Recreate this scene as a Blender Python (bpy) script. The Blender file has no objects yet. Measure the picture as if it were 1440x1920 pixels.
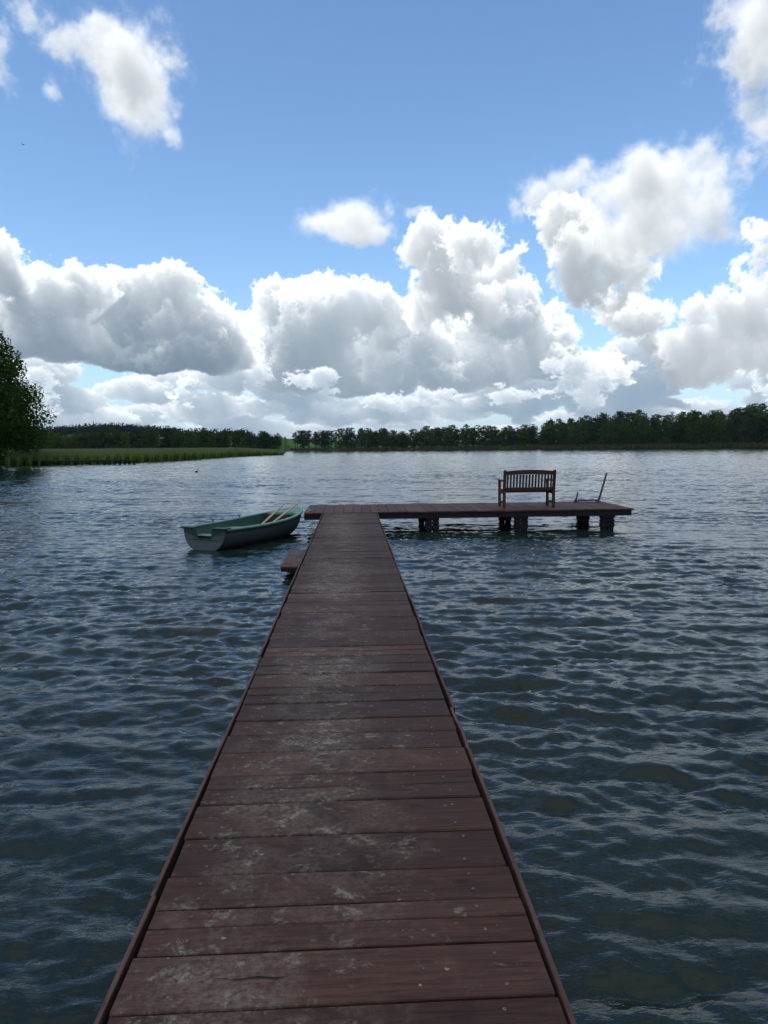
import bpy, math, random
import numpy as np
from mathutils import Vector, Matrix

scene = bpy.context.scene
COL = scene.collection
R = math.radians

# ---------------------------------------------------------------- helpers
class MB:
    """collects boxes, tubes and lofts; build() links them as ONE mesh object"""
    def __init__(self):
        self.v, self.f, self.m, self.a = [], [], [], []
    def face(self, idx, mat=0, att=0.0):
        self.f.append(tuple(idx)); self.m.append(mat); self.a.append(att)
    def box(self, x0, x1, y0, y1, z0, z1, mat=0, att=0.0, bev=0.0, M=None):
        """axis box with chamfered long edges; M moves it into place"""
        xs, ys, zs = (x0, x1), (y0, y1), (z0, z1)
        if bev <= 0:
            P = [Vector((x, y, z)) for z in zs for y in ys for x in xs]
            F = [(0, 2, 3, 1), (4, 5, 7, 6), (0, 1, 5, 4), (2, 6, 7, 3), (0, 4, 6, 2), (1, 3, 7, 5)]
        else:
            P, key = [], {}
            for i in (0, 1):
                for j in (0, 1):
                    for k in (0, 1):
                        for ax in range(3):
                            p = [xs[i], ys[j], zs[k]]
                            for o in range(3):
                                if o != ax:
                                    p[o] += bev*(1 if (i, j, k)[o] == 0 else -1)
                            key[(i, j, k, ax)] = len(P); P.append(Vector(p))
            F = []
            for ax in range(3):
                b, c = [(1, 2), (2, 0), (0, 1)][ax]
                for s in (0, 1):
                    q = []
                    for (u, w) in ((0, 0), (1, 0), (1, 1), (0, 1)):
                        t = [0, 0, 0]; t[ax] = s; t[b] = u; t[c] = w
                        q.append(key[(*t, ax)])
                    F.append(tuple(q if s else q[::-1]))
            for ax in range(3):
                b, c = [(1, 2), (2, 0), (0, 1)][ax]
                for u in (0, 1):
                    for w in (0, 1):
                        t0 = [0, 0, 0]; t0[b] = u; t0[c] = w; t1 = list(t0); t1[ax] = 1
                        q = [key[(*t0, b)], key[(*t0, c)], key[(*t1, c)], key[(*t1, b)]]
                        F.append(tuple(q if (u ^ w) else q[::-1]))
            for i in (0, 1):
                for j in (0, 1):
                    for k in (0, 1):
                        q = [key[(i, j, k, a)] for a in range(3)]
                        F.append(tuple(q if (i+j+k) % 2 else q[::-1]))
        o = len(self.v)
        for p in P:
            self.v.append(tuple(M @ p) if M is not None else tuple(p))
        for q in F:
            self.face([o+i for i in q], mat, att)
    def bar(self, p, q, w, d, mat=0, att=0.0, bev=0.004, up=(0, 0, 1)):
        """rectangular bar from p to q, w along the side, d along up"""
        p, q = Vector(p), Vector(q)
        z = (q-p); L = z.length; z.normalize()
        u = Vector(up)
        if abs(z.dot(u)) > .98:
            u = Vector((0, 1, 0))
        x = u.cross(z).normalized(); y = z.cross(x)
        M = Matrix(((x.x, y.x, z.x, p.x), (x.y, y.y, z.y, p.y), (x.z, y.z, z.z, p.z), (0, 0, 0, 1)))
        self.box(-w/2, w/2, -d/2, d/2, 0, L, mat, att, bev, M)
    def tube(self, pts, rad, n=8, mat=0, att=0.0, cap=True):
        pts = [Vector(p) for p in pts]
        rad = rad if isinstance(rad, (list, tuple)) else [rad]*len(pts)
        o = len(self.v); ref = None
        for i, p in enumerate(pts):
            t = (pts[min(i+1, len(pts)-1)]-pts[max(i-1, 0)]).normalized()
            if ref is None:
                ref = t.orthogonal().normalized()
            ref = (ref-t*ref.dot(t)).normalized()
            b = t.cross(ref)
            for k in range(n):
                a = 2*math.pi*k/n
                self.v.append(tuple(p+(ref*math.cos(a)+b*math.sin(a))*rad[i]))
        for i in range(len(pts)-1):
            for k in range(n):
                a, b2 = o+i*n+k, o+i*n+(k+1) % n
                self.face((a, b2, b2+n, a+n), mat, att)
        if cap:
            self.face([o+k for k in range(n)][::-1], mat, att)
            self.face([o+(len(pts)-1)*n+k for k in range(n)], mat, att)
    def grid(self, rows, mat=0, att=0.0, closed=False):
        """loft through equally long rows of points"""
        o = len(self.v); n = len(rows[0])
        for r in rows:
            self.v.extend(tuple(p) for p in r)
        for i in range(len(rows)-1):
            for k in range(n if closed else n-1):
                a, b = o+i*n+k, o+i*n+(k+1) % n
                self.face((a, b, b+n, a+n), mat(i, k) if callable(mat) else mat, att)
    def build(self, name, mats, parent=None, smooth=False, loc=None):
        me = bpy.data.meshes.new(name)
        me.from_pydata(self.v, [], self.f); me.update()
        for m in (mats if isinstance(mats, (list, tuple)) else [mats]):
            me.materials.append(m)
        me.polygons.foreach_set('material_index', np.array(self.m, np.int32))
        at = me.attributes.new('piece', 'FLOAT', 'FACE')
        at.data.foreach_set('value', np.array(self.a, np.float32))
        me.polygons.foreach_set('use_smooth', np.full(len(self.f), smooth, bool))
        return link(name, me, parent, loc)

def link(name, me, parent=None, loc=None):
    o = bpy.data.objects.new(name, me); COL.objects.link(o)
    if parent is not None:
        o.parent = parent
    if loc is not None:
        o.location = loc
    return o

def fast_mesh(name, verts, faces, mat, smooth=False, attrs=None):
    """mesh from numpy arrays of triangles or quads"""
    me = bpy.data.meshes.new(name)
    nv, nf, k = len(verts), len(faces), faces.shape[1]
    me.vertices.add(nv); me.vertices.foreach_set('co', np.ascontiguousarray(verts, np.float32).ravel())
    me.loops.add(nf*k); me.loops.foreach_set('vertex_index', np.ascontiguousarray(faces, np.int32).ravel())
    me.polygons.add(nf); me.polygons.foreach_set('loop_start', np.arange(nf, dtype=np.int32)*k)
    me.polygons.foreach_set('loop_total', np.full(nf, k, np.int32))
    me.polygons.foreach_set('use_smooth', np.full(nf, smooth, bool))
    for an, (dom, arr) in (attrs or {}).items():
        at = me.attributes.new(an, 'FLOAT', dom); at.data.foreach_set('value', np.ascontiguousarray(arr, np.float32))
    me.update(calc_edges=True); me.validate()
    me.materials.append(mat)
    return me

def thing(name, label, cat, loc=(0, 0, 0), rz=0.0, group=None):
    o = bpy.data.objects.new(name, None); COL.objects.link(o)
    o.empty_display_size = .2
    o.location = loc; o.rotation_euler = (0, 0, rz)
    return tag(o, label, cat, group)

def tag(o, label, cat, group=None, kind=None):
    o['label'] = label; o['category'] = cat
    if group: o['group'] = group
    if kind: o['kind'] = kind
    return o

def structure(o, label, cat):
    o['kind'] = 'structure'; o['label'] = label; o['category'] = cat
    return o

# ---------------------------------------------------------------- node helpers
class NT:
    def __init__(self, name):
        self.mat = bpy.data.materials.new(name); self.mat.use_nodes = True
        self.t = self.mat.node_tree; self.t.nodes.clear()
        self.out = self.t.nodes.new('ShaderNodeOutputMaterial')
    def n(self, typ, **kw):
        nd = self.t.nodes.new(typ)
        for k, v in kw.items():
            if k.startswith('i_'):
                key = k[2:].replace('_', ' ')
                self.set(nd.inputs[key], v)
            else:
                setattr(nd, k, v)
        return nd
    def set(self, sock, v):
        if isinstance(v, bpy.types.NodeSocket):
            self.t.links.new(v, sock)
        elif hasattr(sock.default_value, '__len__') and not hasattr(v, '__len__'):
            sock.default_value = (v,)*len(sock.default_value)
        elif hasattr(v, '__len__') and len(sock.default_value) == 4 and len(v) == 3:
            sock.default_value = (*v, 1)
        else:
            sock.default_value = v
    def math(self, op, a, b=0.0, c=0.0, clamp=False):
        nd = self.t.nodes.new('ShaderNodeMath'); nd.operation = op; nd.use_clamp = clamp
        self.set(nd.inputs[0], a); self.set(nd.inputs[1], b); self.set(nd.inputs[2], c)
        return nd.outputs[0]
    def vmath(self, op, a, b=(0, 0, 0)):
        nd = self.t.nodes.new('ShaderNodeVectorMath'); nd.operation = op
        self.set(nd.inputs[0], a); self.set(nd.inputs[1], b)
        return nd.outputs[0]
    def mix(self, f, a, b, blend='MIX'):
        nd = self.t.nodes.new('ShaderNodeMix'); nd.data_type = 'RGBA'; nd.blend_type = blend
        self.set(nd.inputs[0], f); self.set(nd.inputs[6], a); self.set(nd.inputs[7], b)
        return nd.outputs[2]
    def ramp(self, v, lo, hi):
        nd = self.t.nodes.new('ShaderNodeMapRange'); nd.interpolation_type = 'SMOOTHSTEP'
        self.set(nd.inputs[0], v); nd.inputs[1].default_value = lo; nd.inputs[2].default_value = hi
        return nd.outputs[0]
    def noise(self, vec, scale, detail=4.0, rough=.55, dist=0.0):
        nd = self.t.nodes.new('ShaderNodeTexNoise')
        self.set(nd.inputs['Vector'], vec); nd.inputs['Scale'].default_value = scale
        nd.inputs['Detail'].default_value = detail; nd.inputs['Roughness'].default_value = rough
        nd.inputs['Distortion'].default_value = dist
        return nd.outputs['Fac']
    def pos(self):
        return self.n('ShaderNodeNewGeometry').outputs['Position']
    def obj(self):
        return self.n('ShaderNodeTexCoord').outputs['Object']
    def att(self, name):
        nd = self.n('ShaderNodeAttribute'); nd.attribute_name = name
        return nd.outputs['Fac']
    def bump(self, h, strength, dist, normal=None):
        nd = self.n('ShaderNodeBump'); nd.inputs['Strength'].default_value = strength
        nd.inputs['Distance'].default_value = dist; self.set(nd.inputs['Height'], h)
        if normal is not None: self.set(nd.inputs['Normal'], normal)
        return nd.outputs['Normal']
    def principled(self, col, rough=.5, spec=.5, normal=None, metallic=0.0, **kw):
        nd = self.n('ShaderNodeBsdfPrincipled')
        self.set(nd.inputs['Base Color'], col); self.set(nd.inputs['Roughness'], rough)
        self.set(nd.inputs['Specular IOR Level'], spec); self.set(nd.inputs['Metallic'], metallic)
        for k, v in kw.items():
            self.set(nd.inputs[k], v)
        if normal is not None: self.set(nd.inputs['Normal'], normal)
        self.t.links.new(nd.outputs[0], self.out.inputs['Surface'])
        return nd

# ---------------------------------------------------------------- clouds (density volumes, lit by the sun, seen as an environment)
AZ0, AZ1, EL0, EL1, PX = -44.0, 49.0, -1.0, 47.0, 0.06
SKY_W, SKY_H = int((AZ1-AZ0)/PX), int((EL1-EL0)/PX)

def spline_axis(a, n, step, axis, off):
    """cubic B-spline resampling of a random lattice along one axis"""
    t = off + np.arange(n)*step
    i = np.floor(t).astype(int); f = (t-i).astype(np.float32)
    m = a.shape[axis]
    w = [(1-f)**3/6, (3*f**3-6*f**2+4)/6, (-3*f**3+3*f**2+3*f+1)/6, f**3/6]
    sh = [1]*a.ndim; sh[axis] = n
    out = None
    for k in range(4):
        v = np.take(a, (i+k) % m, axis=axis)*w[k].reshape(sh)
        out = v if out is None else out+v
    return out

def noise3(rng, shape, steps, lam):
    """smooth noise of wavelength lam; shape/steps ordered (z, y, x)"""
    n = [max(4, int(s*d/l)+6) for s, d, l in zip(shape, steps, lam)]
    a = rng.standard_normal(n).astype(np.float32)
    for ax in (0, 1, 2):
        a = spline_axis(a, shape[ax], steps[ax]/lam[ax], ax, rng.random())
    return a*2.2

def cloud_layer(rng, blobs, el0, el1, base=None, lam0=4.0, octs=5, amp=0.55, gain=5.0, sigma=2.2, soft=0.0,
                nz=30, dz=0.33, sun=(-0.28, 0.5), sunlit=0.95, k_sun=0.8, amb_top=(.60, .66, .72), amb_bot=(.23, .29, .36), flat=1.0, billow=0.7, warp=.35, depth=.28, thin=0.0):
    y0, y1 = int((el0-EL0)/PX), int((el1-EL0)/PX)
    ny, nx = y1-y0, SKY_W
    el = (EL0+(np.arange(y0, y1)+.5)*PX).astype(np.float32)
    az = (AZ0+(np.arange(nx)+.5)*PX).astype(np.float32)
    z = ((np.arange(nz)-(nz-1)/2)*dz).astype(np.float32)
    shape = (nz, ny, nx); steps = (dz, PX, PX)
    d = np.full(shape, -4.0, np.float32)
    # the outlines are bent by noise so that no ellipse stays an ellipse
    wx = np.zeros((ny, nx), np.float32); wy = wx.copy()
    for lw, aw in ((lam0*1.3, warp), (lam0*.5, warp*.45), (lam0*.2, warp*.18)):
        wx += aw*noise3(rng, (1, ny, nx), steps, (1, lw*flat, lw))[0]
        wy += aw*flat*noise3(rng, (1, ny, nx), steps, (1, lw*flat, lw))[0]
    for b in blobs:
        cx, cy, rx, ry = b[:4]
        cz = rng.uniform(-1, 1)*nz*dz*depth
        rz = min(nz*dz*0.46, 0.5*(rx+ry)*rng.uniform(.7, 1.1))
        m = 3.4
        xs = slice(max(0, int((cx-m*rx-1-AZ0)/PX)), max(0, min(nx, int((cx+m*rx+1-AZ0)/PX))))
        ys = slice(max(0, int((cy-m*ry-1-el0)/PX)), max(0, min(ny, int((cy+m*ry+1-el0)/PX))))
        if xs.stop <= xs.start or ys.stop <= ys.start:
            continue
        e2 = ((az[None, xs]+wx[ys, xs]-cx)/rx)**2 + ((el[ys, None]+wy[ys, xs]-cy)/ry)**2
        q = 1.0-np.sqrt(e2[None] + (((z-cz)/rz)**2)[:, None, None])
        v = d[:, ys, xs]
        np.maximum(v, q*1.15, out=v)
    lam = lam0
    a = amp
    for o in range(octs):
        n = noise3(rng, shape, steps, (lam, lam*flat, lam))
        if o < 1:
            d += a*0.6*n
        else:
            d += a*(billow*(0.55-1.35*np.abs(n)) + (1-billow)*n)
        lam *= 0.47
        if lam < .085: break
        a *= 0.70
    if base is not None:
        ev = np.interp(az, [p[0] for p in base], [p[1] for p in base]).astype(np.float32)
        h = (el[:, None]-ev[None, :])+1.3*wy
        d -= np.clip(0.5-h*1.1, 0, 3)[None]
    d -= thin
    if soft > 0:
        dens = 1/(1+np.exp(-d*soft))
        dens[d < -4/soft] = 0
    else:
        dens = np.clip(d*gain, 0, 1)
    dens *= np.clip(np.arange(ny)/(40 if soft > 0 else 4), 0, 1).astype(np.float32)[None, :, None]
    # optical depth towards the sun, swept from the top row down
    sx, sz = sun
    tau = np.zeros((nz, nx), np.float32)
    rad_r = np.zeros((ny, nx), np.float32); rad_g = rad_r.copy(); rad_b = rad_r.copy(); alpha = rad_r.copy()
    fx = abs(sx); sgx = 1 if sx < 0 else -1
    fz = abs(sz)*PX/dz*2.0
    for y in range(ny-1, -1, -1):
        D = dens[:, y, :]
        tau = (1-fx)*tau + fx*np.roll(tau, sgx, axis=1)
        if sz > 0:   # sun behind: light comes from larger z
            t2 = np.vstack([tau[1:], np.zeros((1, nx), np.float32)])
        else:
            t2 = np.vstack([np.zeros((1, nx), np.float32), tau[:-1]])
        tau = ((1-fz)*tau + fz*t2)*0.9965
        loc = tau + D*PX*0.5
        tau = tau + D*PX
        s = sigma*k_sun
        lit = sunlit*(0.56*np.exp(-loc*s*1.5)+0.46*np.exp(-loc*s*0.27))
        up = np.exp(-loc*0.6)
        T = np.exp(-np.cumsum(D, axis=0)*sigma*dz)
        Tp = np.vstack([np.ones((1, nx), np.float32), T[:-1]])
        w = Tp-T
        alpha[y] = 1-T[-1]
        rad_r[y] = (w*(lit*1.0+amb_bot[0]+(amb_top[0]-amb_bot[0])*up)).sum(0)
        rad_g[y] = (w*(lit*0.985+amb_bot[1]+(amb_top[1]-amb_bot[1])*up)).sum(0)
        rad_b[y] = (w*(lit*0.95+amb_bot[2]+(amb_top[2]-amb_bot[2])*up)).sum(0)
    full = np.zeros((SKY_H, SKY_W, 4), np.float32)
    full[y0:y1, :, 0] = rad_r; full[y0:y1, :, 1] = rad_g; full[y0:y1, :, 2] = rad_b; full[y0:y1, :, 3] = alpha
    return full

def over(dst, src, fade=0.0, air=(.55, .66, .76)):
    """src in front of dst; fade mixes the layer towards the colour of the air in between"""
    a = src[..., 3:4]
    rgb = src[..., :3]*(1-fade) + np.array(air, np.float32)*a*fade
    dst[..., :3] = dst[..., :3]*(1-a) + rgb
    dst[..., 3:4] = 1-(1-dst[..., 3:4])*(1-a)

HIGH = [(-17.3,26.9,1.7,1.6), (-15.9,25.5,2.3,2.3), (-15.0,24.1,1.9,1.7), (-17.9,27.8,0.9,0.9), (-16.7,23.1,1.5,0.9), (-22.4,27.7,1.6,0.8), (-19.7,26.9,1.7,1.0), (-24.0,26.1,1.0,1.0), (-24.2,24.4,1.1,1.2), (-13.1,21.8,0.7,0.5), (-20.9,23.7,0.5,0.6), (-1.3,16.8,1.9,0.7), (1.0,17.7,1.4,0.9), (0.0,16.5,2.3,0.8), (28.8,26.4,1.8,2.0), (29.5,24.4,2.3,1.4), (30.0,20.7,0.7,0.8), (23.7,18.5,3.8,1.9), (25.7,16.9,2.2,2.0), (21.0,18.5,2.3,1.0), (23.2,16.0,3.1,1.8), (18.7,19.6,1.7,0.9), (16.4,18.9,2.6,1.0), (14.2,18.2,0.9,1.1), (12.6,17.2,0.7,0.7), (5.7,17.7,1.3,0.6), (26.6,14.9,1.7,0.9),
        (-34,30,4,3), (38,33,5,4), (-5,38,5,3), (14,41,6,3), (-20,40,5,3), (34,22,4,3), (-33,20,4,2), (2,45,6,2), (26,44,5,2)]
SOFT = [(22.7,18.2,2.7,1.4), (24.8,16.6,1.8,1.7), (20.4,18.0,1.9,.9), (22.3,15.7,2.3,1.5), (0.6,17.2,1.6,1.0), (-1.0,16.8,1.9,.7), (-15.6,25.3,1.4,2.0), (-14.8,23.8,1.2,1.4), (29.9,26.2,1.2,1.8)]
MIDR = [(8.8,15.4,2.7,2.2), (6.1,14.9,2.6,1.8), (11.4,13.4,2.7,1.8), (9.0,12.5,3.9,2.6), (9.4,10.8,2.9,1.8), (17.4,16.0,3.2,2.2), (19.4,14.2,3.6,2.6), (21.3,13.0,2.7,2.2), (18.5,11.5,3.3,2.4), (21.0,9.6,4.0,2.0), (16.2,17.2,2.0,1.6), (30.4,14.4,1.6,1.2), (30.2,11.7,1.4,1.5), (29.2,9.0,2.2,1.7), (26.2,9.7,1.2,1.1), (27.6,6.9,4.5,2.2), (30.4,7.8,2.6,2.9), (23.7,7.0,2.2,1.3), (36,11,5,4), (43,9,5,3)]
MIDL = [(-24.1,12.6,3.0,2.2), (-20.7,11.9,3.2,2.0), (-17.6,11.5,3.1,2.0), (-13.7,11.9,2.2,2.2), (-22.9,9.9,5.8,2.5), (-16.4,9.5,5.6,2.3), (-13.0,9.3,3.5,2.7), (-20.1,7.8,8.6,2.1), (-13.4,7.3,5.9,1.7), (-31,12,5,4), (-39,10,5,3)]
MIDC = [(-4.9,10.3,3.0,2.3), (-7.3,9.2,2.5,1.6), (-2.4,9.3,4.2,2.9), (1.4,10.5,3.0,2.3), (4.4,9.7,4.0,2.5), (-0.7,7.1,8.4,3.1), (8.1,8.2,4.2,3.0), (12.3,9.7,3.5,2.5), (4.3,6.2,7.6,2.5), (10.2,5.7,5.8,2.3), (14.7,8.4,3.6,2.4), (-9.4,7.8,2.4,2.2), (16.8,5.9,4.4,2.0), (-5.4,5.8,4.2,1.8)]

def build_clouds():
    rng = np.random.default_rng(11)
    shrink = lambda B, k: [(b[0], b[1], b[2]*k, b[3]*k) for b in B]
    out = np.zeros((SKY_H, SKY_W, 4), np.float32)
    def strips(n, e0, e1, rx0, rx1, asp):
        r = []
        for _ in range(n):
            e = rng.uniform(e0, e1); rx = rng.uniform(rx0, rx1)*(0.45+0.11*e)
            r.append((rng.uniform(AZ0, AZ1), e, rx, rx*rng.uniform(asp*.7, asp*1.3)))
        return r
    # pale air low over the horizon
    e = (EL0+(np.arange(SKY_H)+.5)*PX).astype(np.float32)[:, None]
    veil = .94*np.exp(-np.clip(e, 0, 90)/5.5)*np.ones((1, SKY_W), np.float32)
    out[..., 3] = veil
    for c, v in enumerate((.50, .64, .80)): out[..., c] = veil*v
    far = dict(amb_top=(.50, .58, .66), amb_bot=(.24, .35, .47))
    L = cloud_layer(rng, strips(135, -0.5, 3.4, 2.0, 5.0, .2), -1, 7, lam0=1.6, octs=5, amp=.50, gain=6, sigma=4, nz=14, dz=.25, flat=.4, sunlit=.78, **far)
    over(out, L, .30, (.40, .53, .66))
    L = cloud_layer(rng, strips(95, 2.0, 6.0, 1.6, 4.2, .32), -1, 10, lam0=2.0, octs=6, amp=.55, gain=7, sigma=4, nz=20, dz=.25, flat=.55, sunlit=.9, **far)
    over(out, L, .20, (.40, .53, .66))
    L = cloud_layer(rng, MIDC, 0, 16, lam0=2.2, octs=7, amp=.50, gain=6, sigma=4.5, k_sun=.4, nz=40, dz=.25, depth=.36,
                    base=[(-44, 4.2), (-10, 4.6), (-3, 4.0), (5, 3.9), (12, 4.0), (17, 4.6), (49, 4.5)], warp=.5, amb_bot=(.22, .30, .38), amb_top=(.56, .61, .66), sunlit=1.0)
    over(out, L, .15, (.40, .53, .66))
    L = cloud_layer(rng, strips(16, 3.4, 6.5, 1.2, 2.6, .45), -1, 11, lam0=1.1, octs=6, amp=.95, gain=7, sigma=4, nz=16, dz=.25, flat=.7, sunlit=.75, **far)
    over(out, L, .2, (.40, .53, .66))
    L = cloud_layer(rng, shrink(MIDR, .88), 1, 22, lam0=2.3, octs=7, amp=.58, gain=4.5, sigma=3.4, k_sun=.5, nz=40, dz=.25, depth=.36, amb_bot=(.30, .36, .42), amb_top=(.56, .60, .64), sunlit=.85, warp=.6)
    over(out, L, .06, (.40, .53, .66))
    L = cloud_layer(rng, MIDL, 1, 18, lam0=2.6, octs=7, amp=.45, gain=6, sigma=4.5, k_sun=.48, nz=40, dz=.25, depth=.26, amb_bot=(.16, .24, .33), amb_top=(.50, .56, .62), sunlit=1.0,
                    base=[(-44, 6.6), (-26, 6.6), (-18, 6.0), (-13, 5.4), (-8, 5.6), (49, 5.6)])
    over(out, L, .0)
    L = cloud_layer(rng, shrink(HIGH, .8), 9, 47, lam0=1.8, octs=6, amp=.85, soft=4.2, sigma=1.0, nz=16, dz=.3, billow=.15, thin=.32, sunlit=.55, k_sun=.6, warp=.3, amb_bot=(.24, .30, .36), amb_top=(.52, .56, .60))
    over(out, L, .0)
    L = cloud_layer(rng, SOFT, 9, 30, lam0=1.8, octs=6, amp=.6, soft=4.0, sigma=1.3, nz=16, dz=.3, billow=.2, thin=.05, sunlit=.6, k_sun=.6, warp=.3, amb_bot=(.26, .32, .38), amb_top=(.54, .58, .62))
    over(out, L, .0)
    return out
# ---------------------------------------------------------------- camera
PITCH, YAW, ROLL = R(5.23), R(2.54), R(0.54)
EYE = Vector((0, 0, 2.0))
fwd = Vector((math.sin(YAW)*math.cos(PITCH), math.cos(YAW)*math.cos(PITCH), -math.sin(PITCH)))
rt = Vector((math.cos(YAW), -math.sin(YAW), 0)); up = rt.cross(fwd)
rt, up = rt*math.cos(ROLL)-up*math.sin(ROLL), up*math.cos(ROLL)+rt*math.sin(ROLL)
cam = bpy.data.cameras.new('camera'); cam_o = bpy.data.objects.new('camera', cam); COL.objects.link(cam_o)
cam_o.matrix_world = Matrix(((rt.x, up.x, -fwd.x, EYE.x), (rt.y, up.y, -fwd.y, EYE.y), (rt.z, up.z, -fwd.z, EYE.z), (0, 0, 0, 1)))
cam.sensor_fit = 'VERTICAL'; cam.sensor_height = 24.0; cam.lens = 24.0*1332/1920
cam.clip_start = .05; cam.clip_end = 8000
scene.camera = cam_o

# ---------------------------------------------------------------- sky and sun
SUN_EL, SUN_AZ = R(64), R(-140)          # azimuth from the pier's direction, negative to the left
world = bpy.data.worlds.new('World'); scene.world = world; world.use_nodes = True
wt = world.node_tree; wt.nodes.clear()
class WN(NT):
    def __init__(self, tree):
        self.t = tree
w = WN(wt)
sky = w.n('ShaderNodeTexSky', sky_type='NISHITA', sun_disc=False, sun_elevation=SUN_EL, sun_rotation=SUN_AZ,
          altitude=100, air_density=1.0, dust_density=0.6, ozone_density=1.6)
SKY_STRENGTH = 0.148
img = bpy.data.images.new('cumulus', SKY_W, SKY_H, alpha=True, float_buffer=True)
img.colorspace_settings.name = 'Non-Color'; img.alpha_mode = 'CHANNEL_PACKED'
img.pixels.foreach_set(build_clouds().ravel()); img.update()
gen = w.n('ShaderNodeTexCoord').outputs['Generated']
sep = w.n('ShaderNodeSeparateXYZ'); w.set(sep.inputs[0], gen)
az = w.math('MULTIPLY', w.math('ARCTAN2', sep.outputs[0], sep.outputs[1]), 180/math.pi)
el = w.math('MULTIPLY', w.math('ARCSINE', sep.outputs[2]), 180/math.pi)
u = w.math('DIVIDE', w.math('SUBTRACT', az, AZ0), AZ1-AZ0)
v = w.math('DIVIDE', w.math('SUBTRACT', el, EL0), EL1-EL0)
uv = w.n('ShaderNodeCombineXYZ'); w.set(uv.inputs[0], u); w.set(uv.inputs[1], v)
tex = w.n('ShaderNodeTexImage', image=img, extension='MIRROR', interpolation='Cubic'); w.set(tex.inputs[0], uv.outputs[0])
keep = w.math('SUBTRACT', 1.0, w.ramp(el, 43.0, 46.5))
cov = w.math('MULTIPLY', tex.outputs['Alpha'], keep)
crgb = w.vmath('SCALE', tex.outputs['Color']); w.set(crgb.node.inputs['Scale'], w.math('DIVIDE', keep, SKY_STRENGTH))
# unseen cloud cover added overhead to whiten the light on deck and water
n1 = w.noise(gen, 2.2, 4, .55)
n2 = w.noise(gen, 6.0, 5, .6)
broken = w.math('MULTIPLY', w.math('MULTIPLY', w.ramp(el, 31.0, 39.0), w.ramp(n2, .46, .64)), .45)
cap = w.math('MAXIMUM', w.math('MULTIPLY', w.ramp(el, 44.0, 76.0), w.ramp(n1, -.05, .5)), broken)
base = w.vmath('SCALE', sky.outputs[0]); w.set(base.node.inputs['Scale'], w.math('SUBTRACT', 1.0, cov))
tint = w.vmath('MULTIPLY', base, (1.03, 1.24, 1.37))
tot = w.vmath('ADD', tint, crgb)
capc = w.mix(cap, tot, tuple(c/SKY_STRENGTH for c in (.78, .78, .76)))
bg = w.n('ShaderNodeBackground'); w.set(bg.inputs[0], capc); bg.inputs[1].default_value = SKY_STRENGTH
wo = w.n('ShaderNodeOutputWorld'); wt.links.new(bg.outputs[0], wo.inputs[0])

sun = bpy.data.lights.new('sun', 'SUN'); sun.energy = 0.5; sun.angle = R(30); sun.color = (1, .95, .87)
sun_o = bpy.data.objects.new('sun', sun); COL.objects.link(sun_o)
sd = Vector((math.sin(SUN_AZ)*math.cos(SUN_EL), math.cos(SUN_AZ)*math.cos(SUN_EL), math.sin(SUN_EL)))
sun_o.rotation_euler = sd.to_track_quat('Z', 'Y').to_euler(); sun_o.location = sd*60

scene.view_settings.view_transform = 'Standard'; scene.view_settings.look = 'None'
scene.view_settings.exposure = 0.0; scene.view_settings.gamma = 1.0
scene.render.engine = 'CYCLES'
scene.cycles.use_denoising = True
scene.cycles.max_bounces = 8; scene.cycles.transparent_max_bounces = 8
scene.cycles.sample_clamp_indirect = 4.0

# ---------------------------------------------------------------- the lake
rng = np.random.default_rng(5)
def water_height(x, y, spacing):
    """sum of wind waves; waves shorter than the local mesh can carry are left out"""
    dx = np.zeros_like(x); dy = dx.copy(); dz = dx.copy()
    gust = 0.5+0.5*np.sin(x*.11+1.3*np.sin(y*.07)+.4)*np.sin(y*.13+1.1*np.sin(x*.05+1.0))
    gust = np.clip(.35+1.0*gust+.25*np.sin(x*.5+y*.9+2*np.sin(y*.21)), .3, 1.3)
    NW = 210
    lam = np.exp(np.linspace(math.log(2.4), math.log(.085), NW)*1.0)*rng.uniform(.93, 1.07, NW)
    for L in lam:
        th = rng.normal(0, .27 if L > .45 else .46)+R(186)      # travelling towards the viewer, a little to the left
        k = 2*math.pi/L
        s = .0248*(.62*(.7/L)**1.5 if L > .7 else (.76 if L > .35 else 1.12))*rng.uniform(.6, 1.3)
        a = s/k
        ph = rng.uniform(0, 2*math.pi)
        q = np.clip((L/spacing-1.4)/1.4, 0, 1)
        ch = .9 if L > .3 else .3
        amp = a*q*(gust if L < .8 else 1.0)
        sx, sy = math.sin(th), math.cos(th)
        p = k*(x*sx+y*sy)+ph
        # slow modulation keeps crests short
        c, sn = np.cos(p), np.sin(p)
        # lopsided: a short steep face towards the viewer, a long gentle back
        dz -= amp*(sn+.42*np.sin(2*p))
        dx += ch*amp*sx*c; dy += ch*amp*sy*c
    return dx, dy, dz
ORG = -7.0                                                      # apex of the fan, behind the viewer
rr = [7.3]
while rr[-1] < 24: rr.append(rr[-1]*1.0027)
while rr[-1] < 330: rr.append(rr[-1]*1.0018)
while rr[-1] < 2400: rr.append(rr[-1]*1.03)
rr = np.array(rr); NTH = 1150
tt = np.tan(np.linspace(R(-47), R(49), NTH)*1.0)
gx = rr[:, None]*tt[None, :]; gy = np.repeat(rr[:, None], NTH, 1)+ORG
spc = np.maximum(np.gradient(rr), rr*(tt[-1]-tt[0])/NTH*.6)[:, None]*np.ones_like(gx)
dx, dy, dz = water_height(gx, gy, spc)
V = np.stack([gx+dx, gy+dy, dz], -1).reshape(-1, 3)
i0 = (np.arange(len(rr)-1)[:, None]*NTH+np.arange(NTH-1)[None, :]).ravel()
Fq = np.stack([i0, i0+1, i0+1+NTH, i0+NTH], -1)
m = NT('lake_water')
p = m.pos()
mp = m.vmath('MULTIPLY', p, (.8, 2.2, 1.0))
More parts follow.
